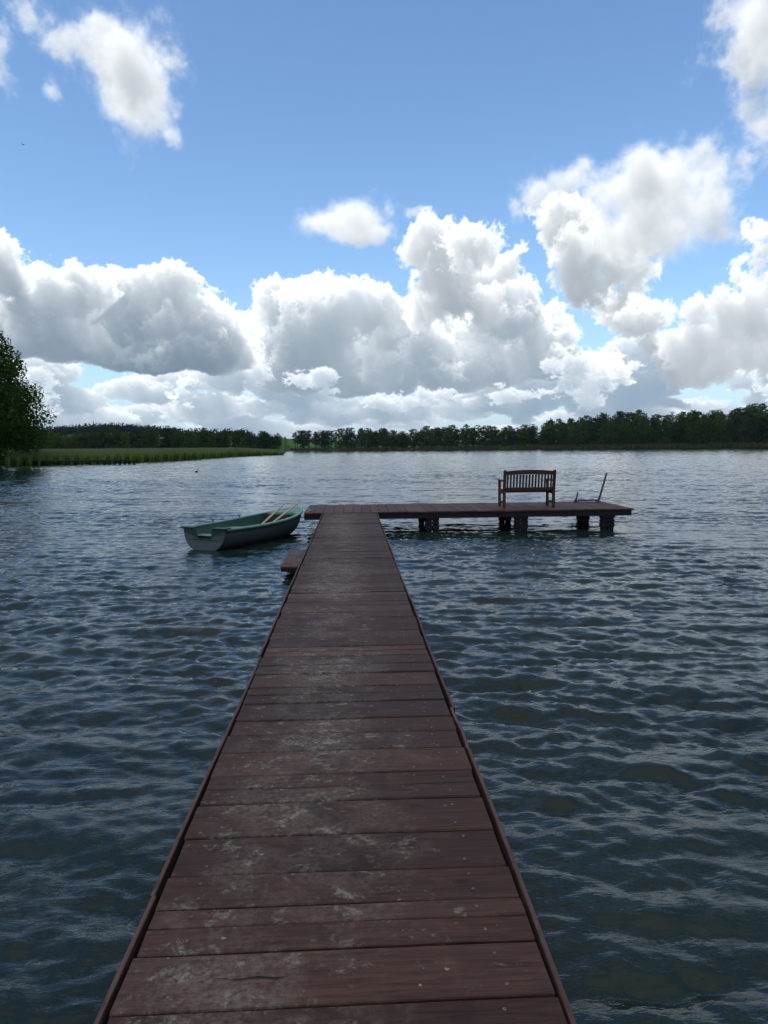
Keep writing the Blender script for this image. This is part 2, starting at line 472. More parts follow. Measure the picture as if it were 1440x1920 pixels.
h1 = m.noise(mp, 9.0, 3, .6, .3)
h2 = m.noise(mp, 2.1, 2, .5, .2)
h0 = m.noise(mp, 24.0, 2, .6, .2)
nb = m.bump(h0, .25, .005)
nb = m.bump(h1, .45, .014, nb)
nb = m.bump(h2, .3, .025, nb)
depth = m.ramp(m.noise(p, .35, 3, .5), .35, .7)
bc = m.mix(depth, (.006, .015, .0125), (.013, .0245, .0165))
m.principled(bc, .025, .5, nb, IOR=1.333)
lake = link('lake_water', fast_mesh('lake_water', V, Fq, m.mat, True))
structure(lake, 'dark rippled lake water', 'water')
del V, Fq, gx, gy, dx, dy, dz
# ---------------------------------------------------------------- wood
def wood(name, dark, light, worn=0.0, across=True, rough=.66, rand=1.0, tint=(1, 1, 1)):
    """stained boards; 'piece' is a random number per board. across: grain runs along x, else along y"""
    m = NT(name)
    r = m.att('piece')
    p = m.obj()
    off = m.n('ShaderNodeCombineXYZ'); m.set(off.inputs[0], m.math('MULTIPLY', r, 71.0)); m.set(off.inputs[1], m.math('MULTIPLY', r, 37.0)); m.set(off.inputs[2], m.math('MULTIPLY', r, 13.0))
    q = m.vmath('ADD', p, off.outputs[0])
    g = m.vmath('MULTIPLY', q, (1.6, 26, 26) if across else (26, 1.6, 26))
    n1 = m.noise(g, 2.2, 6, .62, 1.2)
    n2 = m.noise(m.vmath('MULTIPLY', q, (3.0, 130, 130) if across else (130, 3.0, 130)), 1.0, 3, .6)
    col = m.mix(m.ramp(n1, .27, .73), dark, light)
    col = m.mix(m.math('MULTIPLY', m.ramp(n2, .5, .72), .45), col, tuple(c*.45 for c in dark))
    # every board has taken the stain differently
    sc = m.math('ADD', 1.0-.28*rand, m.math('MULTIPLY', m.math('FRACT', m.math('MULTIPLY', r, 7.31)), .56*rand))
    k = m.n('ShaderNodeCombineColor'); [m.set(k.inputs[i], m.math('MULTIPLY', sc, tint[i])) for i in range(3)]
    col = m.mix(1.0, col, k.outputs[0], 'MULTIPLY')
    # knots
    vo = m.n('ShaderNodeTexVoronoi', feature='F1'); m.set(vo.inputs['Vector'], m.vmath('MULTIPLY', q, (2.6, 7.0, 1) if across else (7.0, 2.6, 1))); vo.inputs['Scale'].default_value = 1.0
    kn = m.math('SUBTRACT', 1.0, m.ramp(vo.outputs['Distance'], .03, .13))
    col = m.mix(m.math('MULTIPLY', kn, .6), col, tuple(c*.4 for c in dark))
    height = m.math('ADD', m.math('MULTIPLY', n1, .6), m.math('MULTIPLY', n2, .4))
    rg = m.math('ADD', rough, m.math('MULTIPLY', m.math('SUBTRACT', n1, .5), .35))
    if worn > 0:
        big = m.noise(p, 1.35, 3, .55)
        mid = m.noise(q, 5.5, 5, .62, .6)
        fine = m.noise(q, 46, 4, .7)
        sepn = m.n('ShaderNodeSeparateXYZ'); m.set(sepn.inputs[0], p)
        dx = m.math('MULTIPLY', m.math('ADD', sepn.outputs[0], .2), 1.9)
        lane = m.math('POWER', 2.718, m.math('MULTIPLY', m.math('MULTIPLY', dx, dx), -1.0))     # the trodden lane
        # soft grey bloom of weathering
        a = m.ramp(m.math('ADD', m.math('MULTIPLY', mid, .62), m.math('MULTIPLY', m.math('MULTIPLY', big, lane), .62)), .43, .70)
        a = m.math('MULTIPLY', a, m.ramp(fine, .25, .75))
        col = m.mix(m.math('MULTIPLY', a, .52*worn), col, (.25, .19, .145))
        # crusts of dried dirt and lichen
        vor = m.noise(m.vmath('MULTIPLY', q, (1.0, 1.25, 1)), 9.0, 8, .74, .35)
        c = m.ramp(m.math('ADD', vor, m.math('MULTIPLY', m.math('MULTIPLY', big, lane), .24)), .63, .75)
        c = m.math('MULTIPLY', c, m.ramp(fine, .36, .60))
        col = m.mix(m.math('MULTIPLY', c, .68*worn), col, (.28, .25, .175))
        # small pale droppings and flecks
        sp = m.ramp(m.noise(q, 31, 2, .5), .735, .77)
        col = m.mix(m.math('MULTIPLY', sp, .6*worn), col, (.33, .31, .27))
        # dark soaked places
        dk = m.ramp(m.noise(q, 2.6, 4, .6, .4), .56, .72)
        col = m.mix(m.math('MULTIPLY', dk, .5), col, tuple(v*.4 for v in dark))
        # marks of the saw across the grain
        saw = m.n('ShaderNodeTexWave', wave_type='BANDS', bands_direction='X' if across else 'Y')
        m.set(saw.inputs['Vector'], m.vmath('ADD', q, (0, 0, 0)))
        saw.inputs['Scale'].default_value = 28; saw.inputs['Distortion'].default_value = 2.5; saw.inputs['Detail'].default_value = 1
        smask = m.ramp(m.noise(q, 2.3, 2, .5), .5, .68)
        height = m.math('ADD', height, m.math('MULTIPLY', m.math('MULTIPLY', saw.outputs['Fac'], smask), .22))
        height = m.math('ADD', height, m.math('MULTIPLY', c, .5))
        rg = m.math('ADD', rg, m.math('MULTIPLY', a, .15))
    m.principled(col, rg, .24, m.bump(height, .55, .006))
    return m.mat

M_DECK = wood('deck_boards', (.032, .0122, .0070), (.082, .0345, .0205), 1.0)
M_TDECK = wood('platform_boards', (.038, .0140, .0082), (.104, .044, .027), .55, across=False)
M_EDGE = wood('edge_boards', (.062, .030, .022), (.125, .068, .052), 0.0, across=False, rand=.7)
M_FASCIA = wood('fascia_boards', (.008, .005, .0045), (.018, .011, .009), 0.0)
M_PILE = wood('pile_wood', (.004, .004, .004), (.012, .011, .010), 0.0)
M_BENCH = wood('bench_wood', (.030, .0135, .006), (.072, .034, .0145), 0.0)
def metal(name, col, rough=.45, metallic=.9):
    m = NT(name); p = m.obj()
    n = m.noise(p, 40, 4, .6)
    m.principled(m.mix(m.ramp(n, .4, .7), col, tuple(c*.5 for c in col)), m.math('ADD', rough, m.math('MULTIPLY', n, .2)), .5, m.bump(n, .2, .002), metallic)
    return m.mat
M_SCREW = metal('screw_steel', (.27, .25, .23), .5)
M_IRON = metal('black_iron', (.018, .02, .022), .5, .5)

# ---------------------------------------------------------------- the pier
rnd = random.Random(3)
DZ = .5                                                         # deck height over the water
pier = thing('wooden_pier', 'long dark brown plank pier running out to a platform across its end', 'pier', (0, 0, 0))
PX0, PX1 = -.692, .566
def plank_x(mb, y0, y1, x0, x1, ztop, th, seed, att, n=9):
    """board across the pier: rounded edges, a little cupped and bowed"""
    q = random.Random(seed)
    b1, b2, ph = q.uniform(-.0022, .0022), q.uniform(-.002, .002), q.uniform(0, 6)
    rows = []
    tilt = q.uniform(-.0025, .0025)
    for i in range(n+1):
        t = i/n; x = x0+(x1-x0)*t
        dy0 = b1*math.sin(3.1*t+ph)+q.uniform(-.0006, .0006); dy1 = b2*math.sin(4.0*t+ph*2)+q.uniform(-.0006, .0006)
        z = ztop+.0015*math.sin(5*t+ph)
        e = .006
        rows.append([(x, y0+dy0, z-th), (x, y0+dy0, z-e), (x, y0+dy0+e*.35, z-e*.35+tilt*-.5), (x, y0+dy0+e, z-tilt), (x, (y0+y1)/2, z-.0012), (x, y1+dy1-e, z+tilt),
                     (x, y1+dy1-e*.35, z-e*.35+tilt*.5), (x, y1+dy1, z-e), (x, y1+dy1, z-th)])
    o = len(mb.v)
    mb.grid(rows, 0, att)
    k = len(rows[0])
    mb.face([o+i for i in range(k)], 0, att); mb.face([o+n*k+i for i in range(k)][::-1], 0, att)
def screw(mb, x, y, z, r=.0050):
    n = 10
    a0 = rnd.uniform(0, 1)
    ring = lambda rad, h: [(x+rad*math.cos(a0+2*math.pi*i/n), y+rad*math.sin(a0+2*math.pi*i/n), z+h) for i in range(n)]
    o = len(mb.v); rows = [ring(r*1.05, -.002), ring(r, .0014), ring(r*.62, .0020), ring(r*.42, .0004)]
    mb.grid(rows, 1, 0, True)
    mb.face([o+3*n+i for i in range(n)], 2, 0)
deck = MB()
edges = [1.02, 1.235, 1.42, 1.60, 1.795, 2.019, 2.229, 2.408, 2.681-.03, 2.93-.02, 3.193-.03, 3.441-.02, 3.64, 3.835, 4.129-.03, 4.407-.04, 4.632, 4.83]
y = edges[-1]
while y < 16.30:
    y += rnd.choice((.19, .205, .215, .23, .245)); edges.append(y)
edges[-1] = 16.36
for i in range(len(edges)-1):
    gap = rnd.choice((.006, .008, .010, .012)) if i != 4 else .014
    e0, e1 = rnd.uniform(-.004, .006), rnd.uniform(-.006, .004)
    zt = DZ+rnd.uniform(-.003, .002)
    att = rnd.random()
    ya, yb = edges[i]+gap/2, edges[i+1]-gap/2
    if i not in (3, 4, 6) and rnd.random() < .38:                # a pair of narrow boards
        ym = ya+(yb-ya)*rnd.uniform(.42, .58)
        plank_x(deck, ya, ym-.0012, PX0+.028+e0, PX1-.028+e1, zt, .034, 100+i, att)
        plank_x(deck, ym+.0012, yb, PX0+.028+e0, PX1-.028+e1, zt+.001, .034, 300+i, att+.01)
    else:
        plank_x(deck, ya, yb, PX0+.028+e0, PX1-.028+e1, zt, .034, 100+i, att)
    if i == 4:                                                   # a long drying crack in one board
        cr = [(-.42, .0), (-.39, .003), (-.36, .002), (-.335, .006), (-.31, .004), (-.285, .007), (-.26, .005), (-.235, .006), (-.21, .002)]
        for (xa, wa), (xb, wb) in zip(cr[:-1], cr[1:]):
            o_ = len(deck.v); yc = 1.905; ja, jb = .004*math.sin(xa*60), .004*math.sin(xb*60)
            deck.v += [(xa, yc+ja-wa/2, zt+.0022), (xb, yc+jb-wb/2, zt+.0022), (xb, yc+jb+wb/2, zt+.0022), (xa, yc+ja+wa/2, zt+.0022)]
            deck.face((o_, o_+1, o_+2, o_+3), 2)
    w_ = edges[i+1]-edges[i]
    for sx in (PX0+.155, PX1-.165):
        for f in (.24, .78):
            screw(deck, sx+rnd.uniform(-.014, .014), edges[i]+w_*f+rnd.uniform(-.01, .01), zt+.0004)
deck_o = deck.build('walkway', [M_DECK, M_SCREW, M_PILE], pier)
# edge boards nailed along both sides, in uneven lengths
for sx, joints in ((PX0, (.9, 2.32, 5.1, 8.3, 11.9, 16.33)), (PX1, (.9, 3.42, 3.98, 6.9, 10.4, 13.1, 16.33))):
    for a, b in zip(joints[:-1], joints[1:]):
        mb = MB(); sgn = 1 if sx > 0 else -1
        n = 8; rows = []
        j0, j1, ph = rnd.uniform(-.006, .007), rnd.uniform(-.006, .007), rnd.uniform(0, 6)
        zt = DZ-.008+rnd.uniform(-.006, .006)
        for i in range(n+1):
            t = i/n; yy = a+.002+(b-a-.004)*t
            x = sx+j0*(1-t)+j1*t+.0055*math.sin(5*t+ph)
            z = zt+.002*math.sin(7*t+ph)
            rows.append([(x-.008, yy, z-.125), (x-.008, yy, z-.003), (x-.006, yy, z), (x+.006, yy, z), (x+.008, yy, z-.003), (x+.008, yy, z-.125)])
        mb.grid(rows, 0, rnd.random(), True)
        mb.face([0, 1, 2, 3, 4, 5][::-1]); mb.face([n*6+i for i in range(6)])
        mb.build('edge_board', M_EDGE, pier)
for bx in (-.48, -.05, .38):
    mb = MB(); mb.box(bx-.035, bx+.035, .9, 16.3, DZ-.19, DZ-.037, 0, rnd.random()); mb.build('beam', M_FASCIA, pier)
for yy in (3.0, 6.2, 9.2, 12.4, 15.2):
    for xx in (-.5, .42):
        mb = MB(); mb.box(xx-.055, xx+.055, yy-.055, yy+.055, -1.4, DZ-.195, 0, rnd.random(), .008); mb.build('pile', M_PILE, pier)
# platform across the end: boards run out from the shore
TX0, TX1, TY0, TY1 = -1.13, 6.62, 16.36, 18.62
mb = MB(); x = TX0
while x < TX1-.05:
    x2 = min(TX1, x+rnd.choice((.20, .215, .225, .24)))
    if TX1-x2 < .1: x2 = TX1
    g = rnd.uniform(.005, .011)
    zt = DZ+.004+rnd.uniform(-.004, .004)
    mb.box(x+g/2, x2-g/2, TY0+rnd.uniform(-.006, .006), TY1+rnd.uniform(-.01, .01), zt-.036, zt, 0, rnd.random(), .005)
    x = x2
plat = mb.build('platform_deck', M_TDECK, pier)
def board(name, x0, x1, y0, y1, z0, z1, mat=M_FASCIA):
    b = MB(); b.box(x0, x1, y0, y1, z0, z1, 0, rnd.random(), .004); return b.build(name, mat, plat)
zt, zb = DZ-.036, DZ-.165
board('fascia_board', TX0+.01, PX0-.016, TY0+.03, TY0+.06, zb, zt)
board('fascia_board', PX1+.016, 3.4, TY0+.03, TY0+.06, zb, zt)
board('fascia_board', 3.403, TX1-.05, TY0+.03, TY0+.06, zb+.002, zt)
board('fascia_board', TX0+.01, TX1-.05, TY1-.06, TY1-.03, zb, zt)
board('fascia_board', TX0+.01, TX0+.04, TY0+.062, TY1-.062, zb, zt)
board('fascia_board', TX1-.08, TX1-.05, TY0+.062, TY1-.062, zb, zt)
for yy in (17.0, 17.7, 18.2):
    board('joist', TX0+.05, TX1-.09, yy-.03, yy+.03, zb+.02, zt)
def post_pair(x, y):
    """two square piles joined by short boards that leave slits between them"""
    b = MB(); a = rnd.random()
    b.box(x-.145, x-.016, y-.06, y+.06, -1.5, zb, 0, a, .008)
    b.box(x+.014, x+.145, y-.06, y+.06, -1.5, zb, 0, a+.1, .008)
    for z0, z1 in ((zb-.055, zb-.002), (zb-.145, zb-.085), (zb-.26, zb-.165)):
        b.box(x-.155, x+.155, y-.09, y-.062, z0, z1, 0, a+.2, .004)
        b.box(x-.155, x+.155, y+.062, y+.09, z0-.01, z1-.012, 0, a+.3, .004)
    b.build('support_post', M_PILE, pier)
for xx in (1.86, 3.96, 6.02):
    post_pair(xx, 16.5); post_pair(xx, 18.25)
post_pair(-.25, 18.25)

# low landing step beside the pier
step = thing('landing_step', 'small low plank step on the left side of the pier near the rowing boat', 'step', (-.89, 11.62, 0))
mb = MB()
y = -.89
while y < .88:
    y2 = y+.149; mb.box(-.22, .19, y+.003, y2-.003, .175, .205, 0, rnd.random(), .004); y = y2
mb.build('tread', M_DECK, step)
mb = MB(); mb.box(-.212, .185, -.885, -.858, .122, .173, 0, .3, .004); mb.build('fascia_board', M_FASCIA, step)
mb = MB(); mb.box(-.212, .185, .865, .892, .122, .173, 0, .4, .004); mb.build('fascia_board', M_FASCIA, step)
mb = MB(); mb.box(-.214, -.187, -.856, .863, .122, .173, 0, .6, .004); mb.build('fascia_board', M_FASCIA, step)
for yy in (-.55, .6):
    mb = MB(); mb.box(.02, .10, yy-.04, yy+.04, -1.2, .172, 0, .5, .006); mb.build('post', M_PILE, step)

# ---------------------------------------------------------------- bench, seen from behind
bench = thing('garden_bench', 'brown slatted wooden garden bench facing the lake on the platform', 'bench', (4.25, 16.86, DZ+.008))
BW = 1.27
def part(fn, name, mat, parent, **kw):
    b = MB(); fn(b); return b.build(name, mat, parent, **kw)
for s in (-1, 1):
    xx = s*(BW/2-.035)
    def rear(b):
        b.bar((xx, 0.045, 0), (xx, .06, .42), .066, .055, 0, .2+.1*s, .005, up=(0, 1, 0))
        b.bar((xx, .06, .4201), (xx, -.035, .905), .066, .055, 0, .2+.1*s, .005, up=(0, 1, 0))
    part(rear, 'leg', M_BENCH, bench)
    part(lambda b: b.bar((xx, .60, 0), (xx, .60, .635), .06, .06, 0, .5+.1*s, .005, up=(0, 1, 0)), 'leg', M_BENCH, bench)
    def arm(b):
        b.bar((xx, .70, .652), (xx, .047, .655), .085, .032, 0, .7+.1*s, .008)
    part(arm, 'armrest', M_BENCH, bench)
    part(lambda b: b.bar((xx, .565, .37), (xx, .09, .365), .032, .075, 0, .3, .004), 'side_rail', M_BENCH, bench)
    part(lambda b: b.bar((xx, .565, .13), (xx, .08, .13), .032, .05, 0, .35, .004), 'stretcher', M_BENCH, bench)
def toprail(b):
    n = 14; rows = []
    x0 = BW/2-.07
    for i in range(n+1):
        t = -1+2*i/n; x = t*x0; h = .885+.03*(1-t*t)
        lo = .795+.012*(1-t*t)
        yt, yl = -.028, -.012
        rows.append([(x, yl-.018, lo), (x, yl+.018, lo), (x, yt+.018, h), (x, yt-.018, h)])
    b.grid(rows, 0, .4, True)
part(toprail, 'top_rail', M_BENCH, bench)
part(lambda b: b.bar((-BW/2+.07, .046, .45), (BW/2-.07, .046, .45), .032, .085, 0, .55, .004), 'lower_rail', M_BENCH, bench)
def slats(b):
    n = 15; pitch = (BW-.14)/n
    for i in range(n):
        x = -BW/2+.07+pitch*(i+.5)
        b.bar((x, .040, .4935), (x, -.012, .80), .045, .014, 0, .1+.05*i, .002, up=(0, 1, 0))
part(slats, 'backrest', M_BENCH, bench)
def seat(b):
    for i in range(6):
        yy = .115+.087*i
        b.box(-BW/2+.005, BW/2-.005, yy, yy+.07, .41-.012*math.sin(i*.6), .432-.012*math.sin(i*.6), 0, .13*i, .004)
part(seat, 'seat', M_BENCH, bench)
part(lambda b: b.bar((-BW/2+.065, .59, .37), (BW/2-.065, .59, .37), .03, .07, 0, .6, .004), 'front_rail', M_BENCH, bench)

# ---------------------------------------------------------------- iron frame on the far edge of the platform
fr = thing('ladder_frame', 'black metal ladder frame with one short and one tall leaning upright beside the bench', 'ladder', (5.9, 18.5, DZ+.008))
def short_up(b):
    b.tube([(0, 0, 0), (.055, 0, .25)], [.022, .017], 10)
    b.box(-.07, .05, -.03, .03, 0, .012)
    n = len(b.v); b.v += [(-.045, -.006, .0125), (.03, -.006, .0125), (.035, -.006, .16), (-.045, .006, .0125), (.03, .006, .0125), (.035, .006, .16)]
    for q in ((0, 1, 2), (5, 4, 3), (0, 3, 4, 1), (1, 4, 5, 2), (2, 5, 3, 0)): b.face([n+i for i in q])
part(short_up, 'upright', M_IRON, fr)
def tall_up(b):
    b.tube([(.60, 0, .014), (.645, 0, .12), (.82, 0, .755)], [.030, .025, .022], 10)
    b.box(.53, .68, -.03, .03, 0, .012)
part(tall_up, 'upright', M_IRON, fr)
part(lambda b: b.bar((.052, 0, .035), (.60, 0, .035), .03, .034, 0, 0, .004), 'crossbar', M_IRON, fr)
part(lambda b: b.tube([(-.03, .17, -.06), (-.03, .172, -.2), (-.02, .16, -.33)], .014, 8), 'lower_rail', M_IRON, fr)

# small dark cone lying on the boards
# ---------------------------------------------------------------- rowing boat
def paint(name, col, rough=.4, dirt=.35, spec=.4):
    m = NT(name); p = m.obj()
    n = m.noise(p, 3.5, 5, .6); f = m.noise(p, 38, 4, .65)
    c = m.mix(m.math('MULTIPLY', m.ramp(n, .42, .68), dirt), col, tuple(v*.5+.012 for v in col))
    c = m.mix(m.math('MULTIPLY', m.ramp(f, .6, .75), dirt*.7), c, tuple(v*.6+.03 for v in col))
    m.principled(c, m.math('ADD', rough, m.math('MULTIPLY', n, .2)), spec, m.bump(f, .12, .003))
    return m.mat
M_HULL = paint('hull_off_white', (.060, .065, .060), .45, .6)
M_LOW = paint('hull_dark_bottom', (.045, .048, .046), .4, .6)
M_GRN = paint('dark_green_paint', (.007, .030, .019), .4, .4)
M_INS = paint('inside_green_paint', (.027, .088, .050), .5, .4)
M_RAIL = paint('pale_green_gunwale', (.17, .30, .21), .45, .4)
M_BROWN = paint('brown_panel', (.035, .022, .012), .6, .5)
M_SEAT = paint('grey_green_seat', (.20, .26, .225), .55, .5)
BL = 3.55
boat = thing('rowing_boat', 'small green and off-white fibreglass rowing boat moored left of the pier', 'boat', (-2.95, 14.08, 0), -R(27.6))
def sheer(s): return .42+.135*s**2.6-.02*math.sin(math.pi*s)
def half(s):
    if s < .4: return .515+.105*math.sin(math.pi/2*s/.4)
    t = (s-.4)/.6
    return .62*max(0.0, 1-t**2.5)**.72
def keel(s): return -.085+.30*max(0, (s-.55)/.45)**3.2+.05*(1-s)**3
def point(s, t, inset=0.0):
    """hull surface: s from stern to stem, t from keel to gunwale; local y is the length, x the beam"""
    b = max(0.0, half(s)-inset); z0 = keel(s)+inset*1.6; z1 = sheer(s)
    a = t*math.pi/2
    x = b*math.sin(a)**.82
    z = z0+(z1-z0)*(1-math.cos(a))**1.12 if t > 0 else z0
    yy = s*BL-(1-t)**1.5*.42*s**5-inset*s**8+(1-s)**6*.05*t
    return Vector((x, yy, z))
NS, NTT = 40, 20
ss = [i/NS for i in range(NS)]+[.9885, .996, 1.0]; ss = sorted(set(ss))
def row(s, inset=0.0):
    r = [point(s, 1-k/NTT, inset) for k in range(NTT)]
    r = [Vector((-p.x, p.y, p.z)) for p in r]+[point(s, k/NTT, inset) for k in range(NTT+1)]
    return r
mb = MB()
rows = [row(s) for s in ss]
def hullmat(i, k):
    t = abs(k+.5-NTT)/NTT
    return 2 if t > .875 else (1 if t < .60 else 0)
mb.grid(rows, hullmat)
mb.build('hull', [M_HULL, M_LOW, M_GRN], boat, smooth=True)
mb = MB(); mb.grid([r[::-1] for r in [row(max(.012, s)*.988 if s > .5 else max(.012, s), .028) for s in ss]], 0)
mb.build('inner_shell', M_INS, boat, smooth=True)
# gunwale: rounded pale lip following the sheer
def lip(s):
    out = []
    for t in (0,):
        p = point(s, 1)
    return p
mb = MB(); prof = []
for sgn in (-1, 1):
    rws = []
    for s in ss:
        p = point(s, 1); s2 = min(1.0, s+.01); s1 = max(0, s-.01)
        d = point(s2, 1)-point(s1, 1); nrm = Vector((d.y, -d.x, 0)).normalized()
        if s > .985: nrm = (nrm+Vector((0, 1, 0))*(s-.985)*90).normalized()
        ring = [(-.034, -.012), (-.036, .010), (-.026, .020), (.022, .020), (.034, .010), (.034, -.022), (.004, -.024)]
        rr_ = []
        for a_, h_ in ring:
            q = p+nrm*a_+Vector((0, 0, h_))
            rr_.append(Vector((max(q.x, 0.0)*sgn, q.y, q.z)))
        rws.append(rr_)
    mb.grid(rws, 0, 0, True)
mb.build('gunwale', M_RAIL, boat, smooth=True)
# transom with its cut-out for an outboard motor
tr = [point(0, k/NTT) for k in range(NTT+1)]
outline = [Vector((p.x, p.y-.012, p.z)) for p in tr]                      # keel -> starboard gunwale
top = outline[-1].z+.012
zn = top-.215
sb = outline[1:]+[Vector((outline[-1].x-.0, .03, top)), Vector((.215, .0, top-.004)), Vector((.185, .0, zn+.03)), Vector((.155, .0, zn))]
pt_ = [Vector((-p.x, p.y, p.z)) for p in sb][::-1]
loop = sb+pt_+[outline[0]]
mb = MB(); o = 0
th = .045
def shell_y(p): return p
front = [Vector((p.x, p.y-.004, p.z)) for p in loop]; back = [Vector((p.x*.985, p.y+th, p.z)) for p in loop]
mb.v = [tuple(p) for p in front+back]; n = len(loop)
# outer face: strips between matching heights so the notch stays open
half_n = len(sb)
def cap(off, flip, mat_hi, mat_lo):
    k = NTT
    S = list(range(NTT)); keel_i = n-1
    inner = half_n-1                                                     # notch corner starboard
    mir = lambda i: n-2-i
    zi = [mb.v[i][2] for i in range(NTT)]
    low = [i for i in range(NTT) if zi[i] <= zn]
    hi = [i for i in range(NTT) if zi[i] > zn]
    def add(q, m_): mb.face([off+i for i in (q if not flip else q[::-1])], m_)
    prev = None
    for i in low:
        add([keel_i, i, mir(i)], mat_lo) if prev is None else add([prev, i, mir(i), mir(prev)], mat_lo)
        prev = i
    add([prev, inner, mir(inner), mir(prev)], mat_lo)
    chain = [prev]+hi+[NTT]
    # starboard and port cheeks
    for a_, b_ in zip(chain[:-1], chain[1:]):
        q = [a_, b_, inner] if mb.v[b_][2] < zn+.07 else None
        if q is None:
            q = [a_, b_, half_n-2 if mb.v[a_][2] < top-.02 else half_n-3]
        m_ = mat_hi if mb.v[b_][2] > top-.055 else mat_lo
        add(q, m_); add([mir(i) for i in q][::-1], m_)
    # close cheek triangles
    ch = [i for i in chain]
    first_hi = next((i for i in ch[1:] if mb.v[i][2] >= zn+.07), ch[-1]); pb = ch[ch.index(first_hi)-1]
    for q in ([pb, half_n-2, inner],):
        add(q, mat_lo); add([mir(i) for i in q][::-1], mat_lo)
    fh = next((i for i in ch if mb.v[i][2] >= top-.02), NTT)
    for q in ([fh, half_n-3, half_n-2],):
        add(q, mat_hi); add([mir(i) for i in q][::-1], mat_hi)
cap(0, False, 1, 0); cap(n, True, 2, 2)
for i in range(n):
    j = (i+1) % n
    mb.face([i, j, n+j, n+i][::-1], 1 if NTT <= i < n-1-NTT else 0)
mb.build('transom', [M_HULL, M_GRN, M_INS], boat)
# motor well behind the notch, benches, foredeck, floor
def inside_x(yy, z):
    s = yy/BL; best = None
    lo, hi = 0.0, 1.0
    for _ in range(24):
        t = (lo+hi)/2; p = point(s, t, .028)
        if p.z < z: lo = t
        else: hi = t
    return point(s, hi, .028).x
def bench_rows(y0, y1, z, th_, n_=6):
    r = []
    for i in range(n_+1):
        yy = y0+(y1-y0)*i/n_; b = inside_x(yy, z)+.006
        r.append([(-b, yy, z-th_), (-b, yy, z), (b, yy, z), (b, yy, z-th_)])
    return r
def slab(mb_, y0, y1, z, th_, mat=0):
    r = bench_rows(y0, y1, z, th_); o_ = len(mb_.v)
    mb_.grid(r, mat, 0, True); mb_.face([o_+i for i in range(4)], mat); mb_.face([o_+len(r)*4-4+i for i in range(4)][::-1], mat)
def panel(mb_, yy, z0, z1, mat):
    zs = [z0+(z1-z0)*i/6 for i in range(7)]
    mb_.grid([[(-inside_x(yy, z)+.004, yy, z), (inside_x(yy, z)-.004, yy, z)] for z in zs], mat)
mb = MB(); slab(mb, .36, .62, .235, .03, 0); panel(mb, .35, .02, .232, 1)
mb.build('stern_seat', [M_SEAT, M_GRN], boat)
mb = MB(); slab(mb, 1.42, 1.70, .275, .035, 0); panel(mb, 1.50, .0, .239, 1); panel(mb, 1.62, .0, .239, 1)
mb.build('thwart', [M_SEAT, M_GRN], boat)
mb = MB(); slab(mb, .30, 2.60, .05, .012, 0); mb.build('floor', M_INS, boat)
mb = MB()
rws = []
for i in range(11):
    s = .80+.193*i/10; p = point(s, 1); b = max(.004, p.x-.03); c = .018*(1-i/10)
    rws.append([(b*k/4, p.y, p.z+.004+c*(1-(k/4)**2)) for k in range(-4, 5)])
mb.grid(rws, 0); r0 = rws[0]; o = len(mb.v)
mb.v += [tuple(q) for q in r0]+[(q[0], q[1], q[2]-.05) for q in r0]
for k in range(8): mb.face([o+k, o+k+1, o+10+k, o+9+k], 0)
mb.build('foredeck', M_RAIL, boat, smooth=True)
# dark brown panel across the hull under the foredeck
mb = MB(); yy = 2.72; zs_ = [.02+.45*i/8 for i in range(9)]
rws = [[(-inside_x(yy, z)-.004, yy, z), (inside_x(yy, z)+.004, yy, z)] for z in zs_]
mb.grid(rws, 0); mb.build('bow_panel', M_BROWN, boat)
# rowlocks and the steering blocks on the transom corners
for sgn in (-1, 1):
    for s in (.30, .56):
        p = point(s, 1)
        mb = MB(); x_ = sgn*(p.x-.004)
        mb.tube([(x_, p.y, p.z+.012), (x_, p.y, p.z+.05)], .012, 8)
        mb.tube([(x_, p.y-.035, p.z+.085), (x_, p.y-.03, p.z+.06), (x_, p.y, p.z+.048), (x_, p.y+.03, p.z+.06), (x_, p.y+.035, p.z+.085)], .008, 7)
        mb.build('rowlock', M_IRON, boat)
    p = point(0, 1); mb = MB()
    a_, b_ = sorted((sgn*.23, sgn*(p.x+.045)))
    mb.box(a_, b_, -.03, .16, p.z+.006, p.z+.03, 0, 0, .006)
    mb.build('corner_block', M_GRN, boat)
mb = MB(); mb.tube([(0.0, BL-.005, .40), (0, BL+.02, .385), (0, BL+.02, .36), (0, BL-.02, .35)], .008, 7); mb.build('bow_ring', M_IRON, boat)

# the two oars rest in the boat, shafts out over the bow
M_OAR = wood('oar_wood', (.42, .31, .17), (.62, .48, .30), 0.0, across=False, rough=.5, rand=.3)
def oar(p_low, p_high, label, roll):
    p_low, p_high = Vector(p_low), Vector(p_high)
    d = (p_high-p_low).normalized()
    o = thing('oar', label, 'oar', p_low, 0, 'oars in the rowing boat')
    L = (p_high-p_low).length
    q = d.to_track_quat('Y', 'Z'); o.rotation_mode = 'QUATERNION'; o.rotation_quaternion = q
    mb = MB(); mb.tube([(0, 0, 0), (0, L*.5, 0), (0, L-.16, 0), (0, L-.15, 0), (0, L, 0)], [.023, .024, .022, .017, .018], 10)
    mb.build('shaft', M_OAR, o, smooth=True)
    mb = MB(); rws = []
    for i in range(7):
        t = i/6; w_ = .02+.035*math.sin(min(1, t*1.25)*math.pi/2); y_ = .04-.25*t
        if i == 6: w_ = .045
        rws.append([(-w_, y_, .0), (0, y_, .007), (w_, y_, 0), (0, y_, -.007)])
    mb.grid(rws, 0, 0, True); mb.face([0, 1, 2, 3]); mb.face([24, 25, 26, 27][::-1])
    mb.build('blade', M_OAR, o)
    return o
oar((-2.05, 15.12, .28), (-1.62, 16.8, .675), 'light wooden oar in the green rowing boat, the one farther from the pier', 0)
